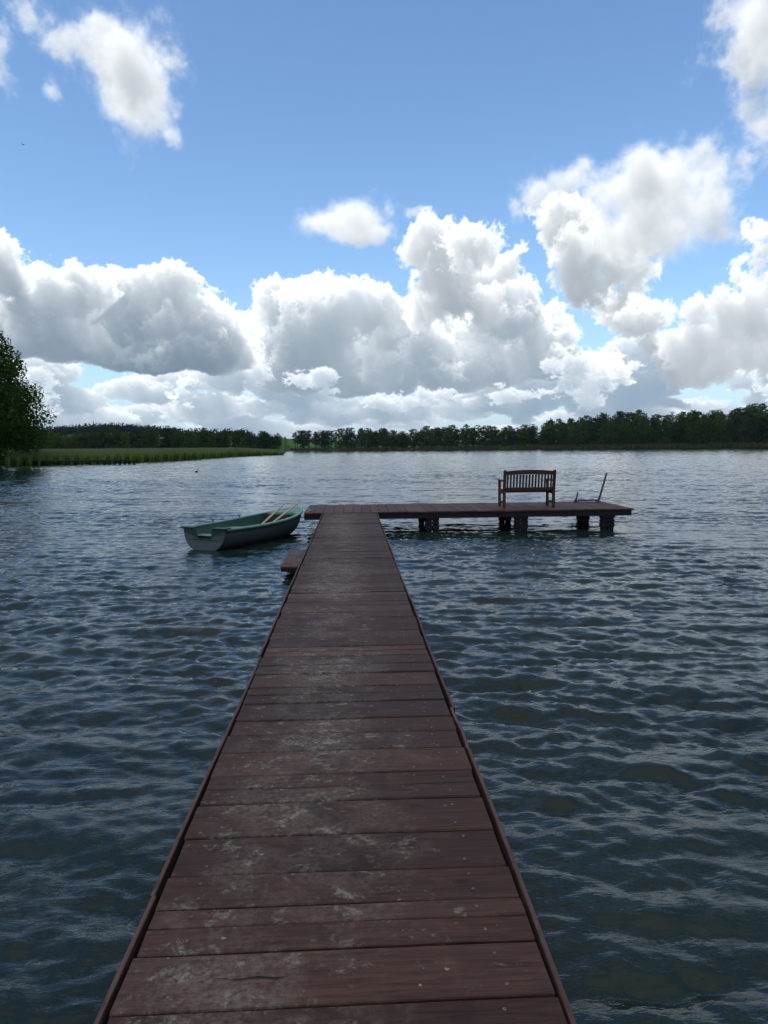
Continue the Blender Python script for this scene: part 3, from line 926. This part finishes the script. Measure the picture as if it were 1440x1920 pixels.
oar((-1.84, 15.22, .312), (-1.31, 16.9, .675), 'light wooden oar in the green rowing boat, the one closer to the pier', 0)

# mooring line from the bow to a ring on the platform's corner
m = NT('grey_rope'); p = m.obj(); m.principled(m.mix(m.noise(p, 60, 2), (.25, .24, .2), (.42, .4, .34)), .9, .2)
M_ROPE = m.mat
bow = boat.location+Matrix.Rotation(-R(27.6), 3, 'Z') @ Vector((0, BL+.02, .372))
end = Vector((-1.05, 16.52, DZ+.02))
pts = [bow.lerp(end, i/14)-Vector((0, 0, .10*math.sin(math.pi*i/14))) for i in range(15)]
pts += [end+Vector((.03, .10, .012)), end+Vector((.06, .26, .0)), end+Vector((.03, .34, .03)), end+Vector((-.03, .3, .055)), end+Vector((-.01, .2, .02))]
mb = MB(); mb.tube(pts, .011, 7)
tag(mb.build('mooring_rope', M_ROPE, smooth=True), 'thin grey mooring rope from the boat bow to the platform corner', 'rope')

# ---------------------------------------------------------------- land around the lake
SHORE = [(-75, 70), (-50, 78), (-34, 90), (-27, 100), (-24, 106), (-20, 111), (-16, 121), (-13.5, 133), (-11, 155), (-9, 185), (-6.2, 208), (-5.4, 212), (-5.2, 640), (-2, 640), (2, 615), (5, 600), (9, 580), (12, 566), (20, 552), (31, 540), (45, 500), (60, 430), (75, 380)]
def shore_r(a): return np.interp(a, [p[0] for p in SHORE], [p[1] for p in SHORE])
def ground_z(a, r):
    """height of the land at azimuth a (degrees) and distance r"""
    a = np.asarray(a, float); r = np.asarray(r, float)
    s = r-shore_r(a)
    z = np.where(s < 0, s*.12, np.minimum(.35, s*.06))
    left = np.clip((-5.3-a)/.2, 0, 1)
    lf = np.clip((r-430)/60, 0, 1)
    z = z+left*np.where(s > 0, lf*1.5+np.clip(r-455, 0, 400)*.034, 0)
    rgt = 1-left
    slope = np.interp(a, [-5, 1, 8, 16, 30], [.075, .045, .035, .065, .085])
    z = z+rgt*np.where(s > 0, np.clip(s-8, 0, 160)*slope, 0)
    hill = 16*np.exp(-((a+18.5)/4.6)**2)*np.clip((r-800)/420, 0, 1)
    return z+np.where(s > 0, hill, 0)
def polar(a, r, z=None):
    a_ = np.radians(a); x, y = r*np.sin(a_), r*np.cos(a_)
    return x, y
aa = np.unique(np.concatenate([np.linspace(-75, 75, 340), np.linspace(-6.4, -5, 20)]))
so = np.concatenate([[-14, -6, -3, -1, 0, 1, 2.5, 5, 8, 12, 18, 26, 36, 50], np.linspace(66, 700, 50), np.linspace(760, 1900, 20)])
A, S = np.meshgrid(aa, so, indexing='ij')
RR = shore_r(A)+S
ZZ = ground_z(A, RR)
xx, yy = polar(A, RR)
V = np.stack([xx, yy, ZZ+np.where(S > 60, .5*np.sin(xx*.05)*np.sin(yy*.043), 0)], -1).reshape(-1, 3)
nc = len(so)
i0 = (np.arange(len(aa)-1)[:, None]*nc+np.arange(nc-1)[None, :]).ravel()
Fq = np.stack([i0, i0+1, i0+nc+1, i0+nc], -1)[:, ::-1]
m = NT('meadow_and_bank'); p = m.pos()
n = m.noise(p, .03, 4, .6); f = m.noise(p, .9, 4, .65)
c = m.mix(m.ramp(n, .35, .65), (.062, .130, .022), (.095, .175, .030))
c = m.mix(m.math('MULTIPLY', m.ramp(f, .4, .7), .45), c, (.045, .085, .02))
m.principled(c, .95, .1, m.bump(f, .6, .3))
ground = link('ground', fast_mesh('ground', V, Fq, m.mat, True))
structure(ground, 'low green meadow land around the far side of the lake', 'ground')

# ---------------------------------------------------------------- foliage
def foliage(name, dark, light, trans=.35):
    m = NT(name)
    r = m.n('ShaderNodeObjectInfo').outputs['Random']
    s = m.att('tone')
    c = m.mix(s, dark, light)
    k = m.math('ADD', .55, m.math('MULTIPLY', r, .9))
    kc = m.n('ShaderNodeCombineColor'); m.set(kc.inputs[0], k); m.set(kc.inputs[1], k); m.set(kc.inputs[2], m.math('ADD', .75, m.math('MULTIPLY', m.math('FRACT', m.math('MULTIPLY', r, 5.7)), .45)))
    c = m.mix(1.0, c, kc.outputs[0], 'MULTIPLY')
    d = m.n('ShaderNodeBsdfDiffuse'); m.set(d.inputs[0], c)
    t = m.n('ShaderNodeBsdfTranslucent'); m.set(t.inputs[0], m.mix(1.0, c, (1.2, 1.3, .6), 'MULTIPLY'))
    mx = m.n('ShaderNodeMixShader'); mx.inputs[0].default_value = trans
    m.t.links.new(d.outputs[0], mx.inputs[1]); m.t.links.new(t.outputs[0], mx.inputs[2]); m.t.links.new(mx.outputs[0], m.out.inputs[0])
    return m.mat
M_LEAF = foliage('broad_leaves', (.016, .034, .012), (.050, .088, .026))
M_LEAF2 = foliage('lighter_leaves', (.026, .052, .014), (.075, .118, .030))
M_NEEDLE = foliage('pine_needles', (.014, .030, .016), (.034, .058, .028), .15)
M_ALDER = foliage('alder_leaves', (.016, .038, .011), (.065, .12, .028), .5)
m = NT('bark'); p = m.obj(); n = m.noise(m.vmath('MULTIPLY', p, (9, 9, 2)), 3, 5, .65)
m.principled(m.mix(n, (.018, .015, .012), (.075, .064, .052)), .9, .1, m.bump(n, .8, .03)); M_BARK = m.mat

def leaf_cloud(rg, centers, radii, count, size, tone_c=None, flatten=.75):
    """leaf-sized quads spread through clumps"""
    w_ = radii**2; w_ = w_/w_.sum()
    ci = rg.choice(len(centers), count, p=w_)
    d = rg.normal(size=(count, 3)); d /= np.linalg.norm(d, axis=1)[:, None]
    rad = rg.uniform(0, 1, count)**.45
    P = centers[ci]+d*(radii[ci]*rad)[:, None]*np.array([1, 1, flatten])
    nrm = d*.7+rg.normal(size=(count, 3))*.6+np.array([0, 0, .35]); nrm /= np.linalg.norm(nrm, axis=1)[:, None]
    u = np.cross(nrm, rg.normal(size=(count, 3))); u /= np.linalg.norm(u, axis=1)[:, None]+1e-9
    v_ = np.cross(nrm, u)
    sz = size*rg.uniform(.55, 1.35, count)[:, None]
    asp = rg.uniform(.55, .9, count)[:, None]
    bend = nrm*sz*.25
    V_ = np.stack([P-u*sz, P-v_*sz*asp+bend, P+u*sz, P+v_*sz*asp+bend], 1).reshape(-1, 3)
    F_ = np.arange(count*4).reshape(-1, 4)
    base = rg.uniform(0, 1, len(centers))
    tone = np.clip(base[ci]*.55+rg.uniform(0, 1, count)*.5, 0, 1)
    return V_, F_, tone

def broadleaf(seed, nclump, nleaf, size, shape, trunk_h=.16, lean=.0, mat=M_LEAF, open_=0.0):
    """tree of height 1 with its base at the origin; shape(t) gives the crown radius"""
    rg = np.random.default_rng(seed); q = random.Random(seed)
    mb = MB()
    pts, rad = [], []
    bx, by = q.uniform(-.03, .03)+lean, q.uniform(-.03, .03)
    for i in range(9):
        t = i/8; pts.append((bx*t+.012*math.sin(t*7+seed), by*t+.01*math.cos(t*6+seed), -.02+t*.9)); rad.append(.017*(1-t)**.8+.002)
    mb.tube(pts, rad, 6)
    C, RD = [], []
    for k in range(nclump):
        t = trunk_h+(1-trunk_h)*((k+.5)/nclump)**.9
        t = min(.97, max(trunk_h, t+q.uniform(-.03, .03)))
        a = k*2.4+q.uniform(-.6, .6); R_ = shape((t-trunk_h)/(1-trunk_h))
        rr_ = R_*q.uniform(.35, 1.0)
        c = (bx*t+math.cos(a)*rr_, by*t+math.sin(a)*rr_, t)
        cr = max(.03, R_*q.uniform(.30, .55)+.015)
        C.append(c); RD.append(cr)
        if k % 2 == 0:
            z0 = max(trunk_h*.7, t-.05-rr_*.9)
            p0 = (bx*z0, by*z0, z0); p1 = tuple((p0[i]+c[i])/2+(0.012 if i == 2 else 0) for i in range(3))
            mb.tube([p0, p1, c], [.006, .004, .0015], 5, cap=False)
    V_, F_, tone = leaf_cloud(rg, np.array(C), np.array(RD), nleaf, size)
    V_[:, 2] = np.minimum(V_[:, 2], 1.0)
    crown = fast_mesh('crown', V_, F_, mat, False, {'tone': ('FACE', tone)})
    tr_ = mb.build('trunk', M_BARK); trunk = tr_.data; bpy.data.objects.remove(tr_)
    return crown, trunk

def pine(seed, nleaf=650):
    rg = np.random.default_rng(seed); q = random.Random(seed)
    mb = MB(); mb.tube([(0, 0, -.02), (.004, 0, .5), (0, .004, .97)], [.012, .008, .001], 5)
    C, RD = [], []
    for k in range(46):
        t = .12+.86*k/46; R_ = .15*(1-t)**.8+.012
        for j in range(2):
            a = k*2.1+j*3.1+q.uniform(-.5, .5); rr_ = R_*q.uniform(.4, 1)
            C.append((math.cos(a)*rr_, math.sin(a)*rr_, t-rr_*.35)); RD.append(R_*.45)
    V_, F_, tone = leaf_cloud(rg, np.array(C), np.array(RD), nleaf, .016, flatten=.35)
    crown = fast_mesh('crown', V_, F_, M_NEEDLE, False, {'tone': ('FACE', tone)})
    tr_ = mb.build('trunk', M_BARK); trunk = tr_.data; bpy.data.objects.remove(tr_)
    return crown, trunk

def shapes(k):
    return [lambda t: .23*math.sin(math.pi*min(1, .12+t*.86))**.7+.02,
            lambda t: .19*math.sin(math.pi*min(1, .18+t*.80))**.6+.02,
            lambda t: .27*math.sin(math.pi*min(1, .05+t*.93))**.9+.02,
            lambda t: .15*math.sin(math.pi*min(1, .10+t*.86))**.6+.015,
            lambda t: .21*(1-t)**.55*min(1, t*6+.35)+.02][k % 5]
PROTO = [broadleaf(20+k, 34+3*(k % 4), 1700, .021, shapes(k), (.06, .10, .04, .13, .05, .09, .14, .05)[k], 0, M_LEAF if k % 3 else M_LEAF2) for k in range(8)]
SLIM = [broadleaf(50+k, 18, 620, .021, shapes(3), .28, .02*(k-1), M_LEAF) for k in range(3)]
PINE = [pine(70+k) for k in range(3)]

TREES = {}
def plant(proto, name, x, y, z, h, wide, label, group, cat='tree'):
    o = thing(name, label, cat, (x, y, z-.15), rnd.uniform(0, 6.28), group)
    o.scale = (h*wide, h*wide, h)
    link('crown', proto[0], o); link('trunk', proto[1], o)
    return o
rnd = random.Random(21)
def px_h(y_top, r, a, z):
    """height of a tree whose top should stand y_top degrees over the eye line"""
    return max(4.0, 2.0+math.tan(R(y_top))*r-z)
# tops of the far tree line as (azimuth, elevation of the tops in degrees), read off the skyline
LEFT_TOP = [(-26, 1.35), (-22, 1.40), (-19, 1.50), (-16, 1.62), (-14, 1.70), (-12, 1.62), (-10, 1.52), (-8, 1.45), (-6.6, 1.40), (-5.6, 1.32)]
MID_TOP = [(-4.4, 1.35), (-2, 1.45), (0, 1.55), (1.4, 1.60), (3.2, 1.35), (4.5, 1.30), (5.5, 1.55), (8, 1.70), (11, 1.62), (13, 1.65), (14.2, 1.95), (15.2, 1.80)]
RIGHT_TOP = [(15, 2.0), (16, 2.15), (19, 2.35), (21.5, 2.62), (22.5, 2.60), (23.8, 2.25), (26, 2.60), (27, 2.55), (29, 2.8), (31, 2.9), (36, 3.0)]
def itp(tab, a): return float(np.interp(a, [p[0] for p in tab], [p[1] for p in tab]))
GL, GM, GR, GP = 'trees along the left far shore', 'trees along the middle of the far shore', 'trees of the right-hand wood', 'pines on the distant hill'
# left row behind the reeds
a = -26.5
while a < -5.7:
    for k in range(2):
        aj = a+rnd.uniform(-.25, .25); r = 448+k*26+rnd.uniform(-8, 8)
        z = float(ground_z(aj, r)); h = px_h(itp(LEFT_TOP, aj)*rnd.uniform(.80, 1.08)-(.12 if k == 0 else 0), r, aj, z)
        x, y = polar(aj, r)
        plant(rnd.choice(PROTO), 'broadleaf_tree', x, y, z, h, rnd.uniform(1.25, 1.75), 'dark leafy tree in the row along the far shore behind the reeds', GL)
    a += rnd.uniform(.48, .72)
# middle: single trees with light between the trunks, then a closer row
a = -4.4
while a < 15.0:
    open_ = a < -.6
    for k in range(2):
        aj = a+rnd.uniform(-.2, .2); r = float(shore_r(aj))+14+k*22+rnd.uniform(-6, 6)
        z = float(ground_z(aj, r)); h = px_h(itp(MID_TOP, aj)*rnd.uniform(.78, 1.06), r, aj, z)
        x, y = polar(aj, r)
        pr = rnd.choice(SLIM if (rnd.random() < (.55 if open_ else .12)) else PROTO)
        plant(pr, 'broadleaf_tree', x, y, z, h, rnd.uniform(1.1, 1.5) if open_ else rnd.uniform(1.3, 1.8), 'dark leafy tree in the far tree line straight beyond the platform', GM)
    a += rnd.uniform(.42, .58) if open_ else rnd.uniform(.45, .70)
# right: a deep wood on rising ground
a = 15.0
while a < 37:
    for k in range(4 if a > 15.6 else 2):
        aj = a+rnd.uniform(-.35, .35); r = float(shore_r(aj))+12+k*20+rnd.uniform(-7, 7)
        z = float(ground_z(aj, r)); el_ = itp(RIGHT_TOP, aj)*(.70, .84, .95, 1.0)[k]*rnd.uniform(.92, 1.05)
        x, y = polar(aj, r)
        plant(rnd.choice(PROTO), 'broadleaf_tree', x, y, z, px_h(el_, r, aj, z), rnd.uniform(1.05, 1.45), 'dark leafy tree in the dense wood on the right-hand shore', GR)
    a += rnd.uniform(.58, .85)
# pines on the hill behind the left row
for i in range(64):
    aj = -25.6+11.5*i/63+rnd.uniform(-.1, .1); r = 1180+rnd.uniform(-40, 60)
    z = float(ground_z(aj, r)); x, y = polar(aj, r)
    plant(rnd.choice(PINE), 'pine_tree', x, y, z, rnd.uniform(13, 17), 1.5, 'pointed dark pine on the distant hill beyond the left tree row', GP)

# bushes and young growth that close the foot of the far woods, and the wooded back of the distant hill
def growth(name, label, a0, a1, n_, r_of, hgt, size, seed, mat, flatten=.8):
    rg = np.random.default_rng(seed)
    ac = rg.uniform(a0, a1, n_); rc = r_of(ac, rg)
    x_, y_ = polar(ac, rc); h_ = hgt(ac, rg)
    C = np.stack([x_, y_, ground_z(ac, rc)+h_*.45], -1)
    V_, F_, tone = leaf_cloud(rg, C, h_*.62, n_*26, size, flatten=flatten)
    o = link(name, fast_mesh(name, V_, F_, mat, False, {'tone': ('FACE', tone)}))
    o['kind'] = 'stuff'; o['label'] = label; o['category'] = 'undergrowth'
growth('undergrowth', 'dark bushes closing the foot of the left far tree row', -26.5, -5.9, 300, lambda a, g: 440+g.uniform(0, 34, len(a)), lambda a, g: g.uniform(3, 7, len(a)), .55, 31, M_LEAF)
growth('undergrowth', 'dark bushes under the tree line beyond the platform', -1.0, 14.8, 190, lambda a, g: shore_r(a)+g.uniform(9, 34, len(a)), lambda a, g: g.uniform(4, 10, len(a)), .6, 32, M_LEAF)
growth('undergrowth', 'dark bushes at the foot of the right-hand wood', 14.6, 37, 420, lambda a, g: shore_r(a)+g.uniform(5, 40, len(a)), lambda a, g: g.uniform(3.5, 8, len(a)), .6, 33, M_LEAF)
growth('far_wood', 'dark pine wood covering the distant hill on the left', -30, -8, 900, lambda a, g: g.uniform(900, 1330, len(a)), lambda a, g: g.uniform(9, 15, len(a)), 1.3, 34, M_NEEDLE)

# big alders on the near left shore
def alder(seed, h, nclump, nleaf, shape, trunk_h):
    return broadleaf(seed, nclump, nleaf, .0105, shape, trunk_h, .0, M_ALDER)
AL = alder(91, 1, 72, 24000, lambda t: (.34*(1-t)**.66+.02)*min(1, .7+t*3), .17)
AL2 = alder(92, 1, 64, 19000, lambda t: (.32*(1-t)**.5+.03)*min(1, .6+t*3), .14)
def at(px_az, r): return polar(px_az, r)
x, y = at(-25.9, 106.5); plant(AL, 'alder_tree', x, y, .3, 17.4, 1.0, 'big dark alder at the left edge whose trunk stands by the old jetty', None)
x, y = at(-29.2, 104); plant(AL2, 'alder_tree', x, y, .3, 20.5, 1.0, 'tallest dark alder at the left edge, cut by the picture border', None)
BUSH = broadleaf(95, 22, 3500, .035, lambda t: .55*math.sin(math.pi*min(1, .35+t*.6))**.7, .04, 0, M_ALDER)
x, y = at(-26.6, 106); plant(BUSH, 'alder_bush', x, y, .2, 5.5, 1.0, 'tall dark waterside bush under the big alders at the left edge', None, 'bush')
x, y = at(-24.4, 118); plant(BUSH, 'alder_bush', x, y, .2, 3.4, .9, 'dark bush growing behind the reeds right of the alders', None, 'bush')

# ---------------------------------------------------------------- reeds
m = NT('reed'); s = m.att('tone'); hgt = m.att('height'); p = m.pos()
nz_ = m.noise(p, .09, 3, .5)
g = m.mix(s, (.12, .20, .030), (.21, .30, .055))
g = m.mix(m.math('MULTIPLY', m.ramp(nz_, .4, .65), .4), g, (.13, .15, .05))
c = m.mix(m.ramp(hgt, .86, 1.0), g, (.26, .22, .14))
d = m.n('ShaderNodeBsdfDiffuse'); m.set(d.inputs[0], c); t = m.n('ShaderNodeBsdfTranslucent'); m.set(t.inputs[0], c)
mx = m.n('ShaderNodeMixShader'); mx.inputs[0].default_value = .5
m.t.links.new(d.outputs[0], mx.inputs[1]); m.t.links.new(t.outputs[0], mx.inputs[2]); m.t.links.new(mx.outputs[0], m.out.inputs[0])
M_REED = m.mat
M_TAN = foliage('dry_reed', (.060, .062, .026), (.135, .115, .060))
def reeds(name, a, r, h, w_, label, mat=M_REED):
    rg = np.random.default_rng(8); nb_ = len(a)
    x, y = polar(a, r); z = np.maximum(ground_z(a, r), -.4)
    yaw = rg.uniform(0, math.pi, nb_); lean = rg.normal(0, .10, (nb_, 2))*h[:, None]+np.array([.06, -.03])*h[:, None]
    ux, uy = np.cos(yaw)*w_/2, np.sin(yaw)*w_/2
    rows_ = []
    for f, ww in ((0, .8), (.55, 1.0), (.82, .75), (1.0, .25)):
        cx, cy, cz = x+lean[:, 0]*f**1.6, y+lean[:, 1]*f**1.6, z+h*f
        rows_.append(np.stack([cx-ux*ww, cy-uy*ww, cz], -1)); rows_.append(np.stack([cx+ux*ww, cy+uy*ww, cz], -1))
    V_ = np.stack(rows_, 1).reshape(-1, 3)
    b = np.arange(nb_)[:, None]*8
    F_ = np.concatenate([np.stack([b+0, b+1, b+3, b+2], -1), np.stack([b+2, b+3, b+5, b+4], -1), np.stack([b+4, b+5, b+7, b+6], -1)], 1).reshape(-1, 4)
    tone = np.repeat(rg.uniform(0, 1, nb_), 3)
    hh = np.tile(np.array([0, 0, .55, .55, .82, .82, 1, 1]), nb_)
    o = link(name, fast_mesh(name, V_, F_, mat, False, {'tone': ('FACE', tone), 'height': ('POINT', hh)}))
    o['kind'] = 'stuff'; o['label'] = label; o['category'] = 'reeds'
    return o
rg = np.random.default_rng(4)
N = 46000
ra = np.concatenate([rg.uniform(-25.4, -5.45, N), rg.uniform(-13, -5.45, N//4)])
dep = rg.uniform(0, 1, len(ra))**1.7
edge = shore_r(ra)-1.5+1.2*np.sin(ra*9)+.8*np.sin(ra*23)
rrd = edge+dep*np.interp(ra, [-26, -12, -7, -5.4], [46, 46, 22, 6])
hh = rg.uniform(1.2, 1.9, len(ra))*np.interp(ra, [-26, -23, -9, -5.4], [.85, 1.0, 1.0, .62])*(.86+.14*np.minimum(1, (rrd-edge)/6))
reeds('reed_bed', ra, rrd, hh, .085, 'wide green reed bed with tan tops along the left shore')
ra = rg.uniform(-4.9, 37.0, 11500); dens_ = .35+.65*(np.sin(ra*.9)+np.sin(ra*2.3+1) > -.6)
keep_ = rg.uniform(0, 1, len(ra)) < dens_; ra = ra[keep_]
rrd = shore_r(ra)-2+rg.uniform(0, 9, len(ra))
reeds('reed_fringe', ra, rrd, rg.uniform(1.2, 2.4, len(ra))*np.interp(ra, [-5, 2, 5, 10, 28], [.6, .6, .5, 1, 1.1]), .5, 'thin tan reed fringe along the foot of the far woods', M_TAN)

# ---------------------------------------------------------------- old jetty on the left shore
jet = thing('old_jetty', 'old narrow plank jetty on thin posts in front of the reed bed', 'jetty', (-29.1, 97.4, 0), R(5))
mb = MB()
x = 0
while x > -34:
    mb.box(x-.22, x-.01, -.5, .5, .55, .61, 0, rnd.random(), .004); x -= .23
mb.build('deck', M_TDECK, jet)
for yy in (-.42, .42):
    mb = MB(); mb.box(-34, 0, yy-.04, yy+.04, .42, .548, 0, .4); mb.build('beam', M_FASCIA, jet)
for xx in (-.25, -.85, -1.45, -2.1, -2.75, -3.4, -4.1, -4.9, -5.9, -7.9, -9.9, -12.0, -14.1, -16.2, -18.3, -20.5, -23, -25.6):
    for yy in (-.44, .44):
        mb = MB(); dx_ = rnd.uniform(-.06, .06); mb.tube([(xx+dx_, yy*1.08, -1), (xx, yy, .419)], .085, 8, 0, rnd.random()); mb.build('post', M_PILE, jet)

# ---------------------------------------------------------------- birds
M_FEATHER = paint('dark_feathers', (.025, .024, .025), .7, .3)
def flying_bird(loc, span, heading, flap, label):
    b = thing('bird', label, 'bird', loc, heading)
    mb = MB(); L = span*.42
    mb.tube([(0, -L*.62, 0), (0, -L*.42, .004), (0, -L*.1, 0), (0, L*.22, .005), (0, L*.36, .02*span), (0, L*.46, .015*span), (0, L*.56, .01*span)],
            [L*.02, L*.07, L*.15, L*.14, L*.09, L*.075, L*.01], 8)
    n_ = 6
    for s_ in (-1, 1):
        rws = []
        for i in range(n_+1):
            t_ = i/n_; x_ = s_*span*.5*t_; zz = flap*span*(math.sin(t_*2.0)*.5); ch_ = span*.15*(1-t_**2)+.01*span
            rws.append([(x_, L*.18-t_*t_*span*.10, zz+.006), (x_, L*.18-ch_-t_*t_*span*.14, zz)])
        o_ = len(mb.v); mb.grid(rws)
        mb.grid([[(p_[0], p_[1], p_[2]-.012*span) for p_ in r_] for r_ in rws])
    mb.grid([[(-L*.07, -L*.5, 0), (L*.07, -L*.5, 0)], [(-L*.16, -L*.95, 0), (L*.16, -L*.95, 0)]])
    mb.build('body', M_FEATHER, b, smooth=True)
    return b
def sky_at(a_deg, e_deg, r): return (r*math.sin(R(a_deg))*math.cos(R(e_deg)), r*math.cos(R(a_deg))*math.cos(R(e_deg)), 2+r*math.sin(R(e_deg)))
flying_bird(sky_at(-23.2, 20.3, 52), .30, R(60), .35, 'tiny dark bird flying high in the blue below the upper-left clouds')
flying_bird(sky_at(-4.85, 2.85, 120), .42, R(100), -.3, 'tiny dark bird flying low over the centre of the far tree line')
duck = thing('duck', 'small dark duck swimming on the open water left of the rowing boat', 'duck', (-13.4, 62.0, .03), R(-75))
duck.scale = (.7, .7, .7)
mb = MB()
mb.tube([(0, -.21, .09), (0, -.16, .07), (0, -.06, .045), (0, .06, .04), (0, .13, .05), (0, .17, .06)], [.008, .05, .095, .10, .06, .012], 10)
mb.tube([(0, .11, .07), (0, .15, .14), (0, .165, .19), (0, .19, .215), (0, .235, .21), (0, .29, .195)], [.045, .032, .034, .042, .025, .008], 8)
mb.build('body', M_FEATHER, duck, smooth=True)
mb = MB(); mb.tube([(-.1, .02, 0), (-.02, .0, .012), (.06, .01, .006), (.13, -.02, .01)], [.006, .011, .010, .004], 6); mb.tube([(-.02, 0, .012), (.02, .05, .05), (.03, .07, .055)], [.008, .006, .002], 5)
tag(mb.build('twig', M_BARK, loc=(5.18, 9.55, .03)), 'short dark twig floating on the water right of the pier', 'twig')

# ---------------------------------------------------------------- the air over the lake
mb = MB(); mb.box(-2900, 2900, -400, 2900, -4, 90)
m = NT('thin_haze')
pv = m.n('ShaderNodeVolumePrincipled'); pv.inputs['Color'].default_value = (.86, .92, 1.0, 1); pv.inputs['Density'].default_value = .000035; pv.inputs['Anisotropy'].default_value = .2
m.t.links.new(pv.outputs[0], m.out.inputs['Volume'])
hz = mb.build('haze', m.mat); hz['kind'] = 'stuff'; hz['label'] = 'thin pale haze in the air over the lake'; hz['category'] = 'haze'
scene.cycles.volume_bounces = 0
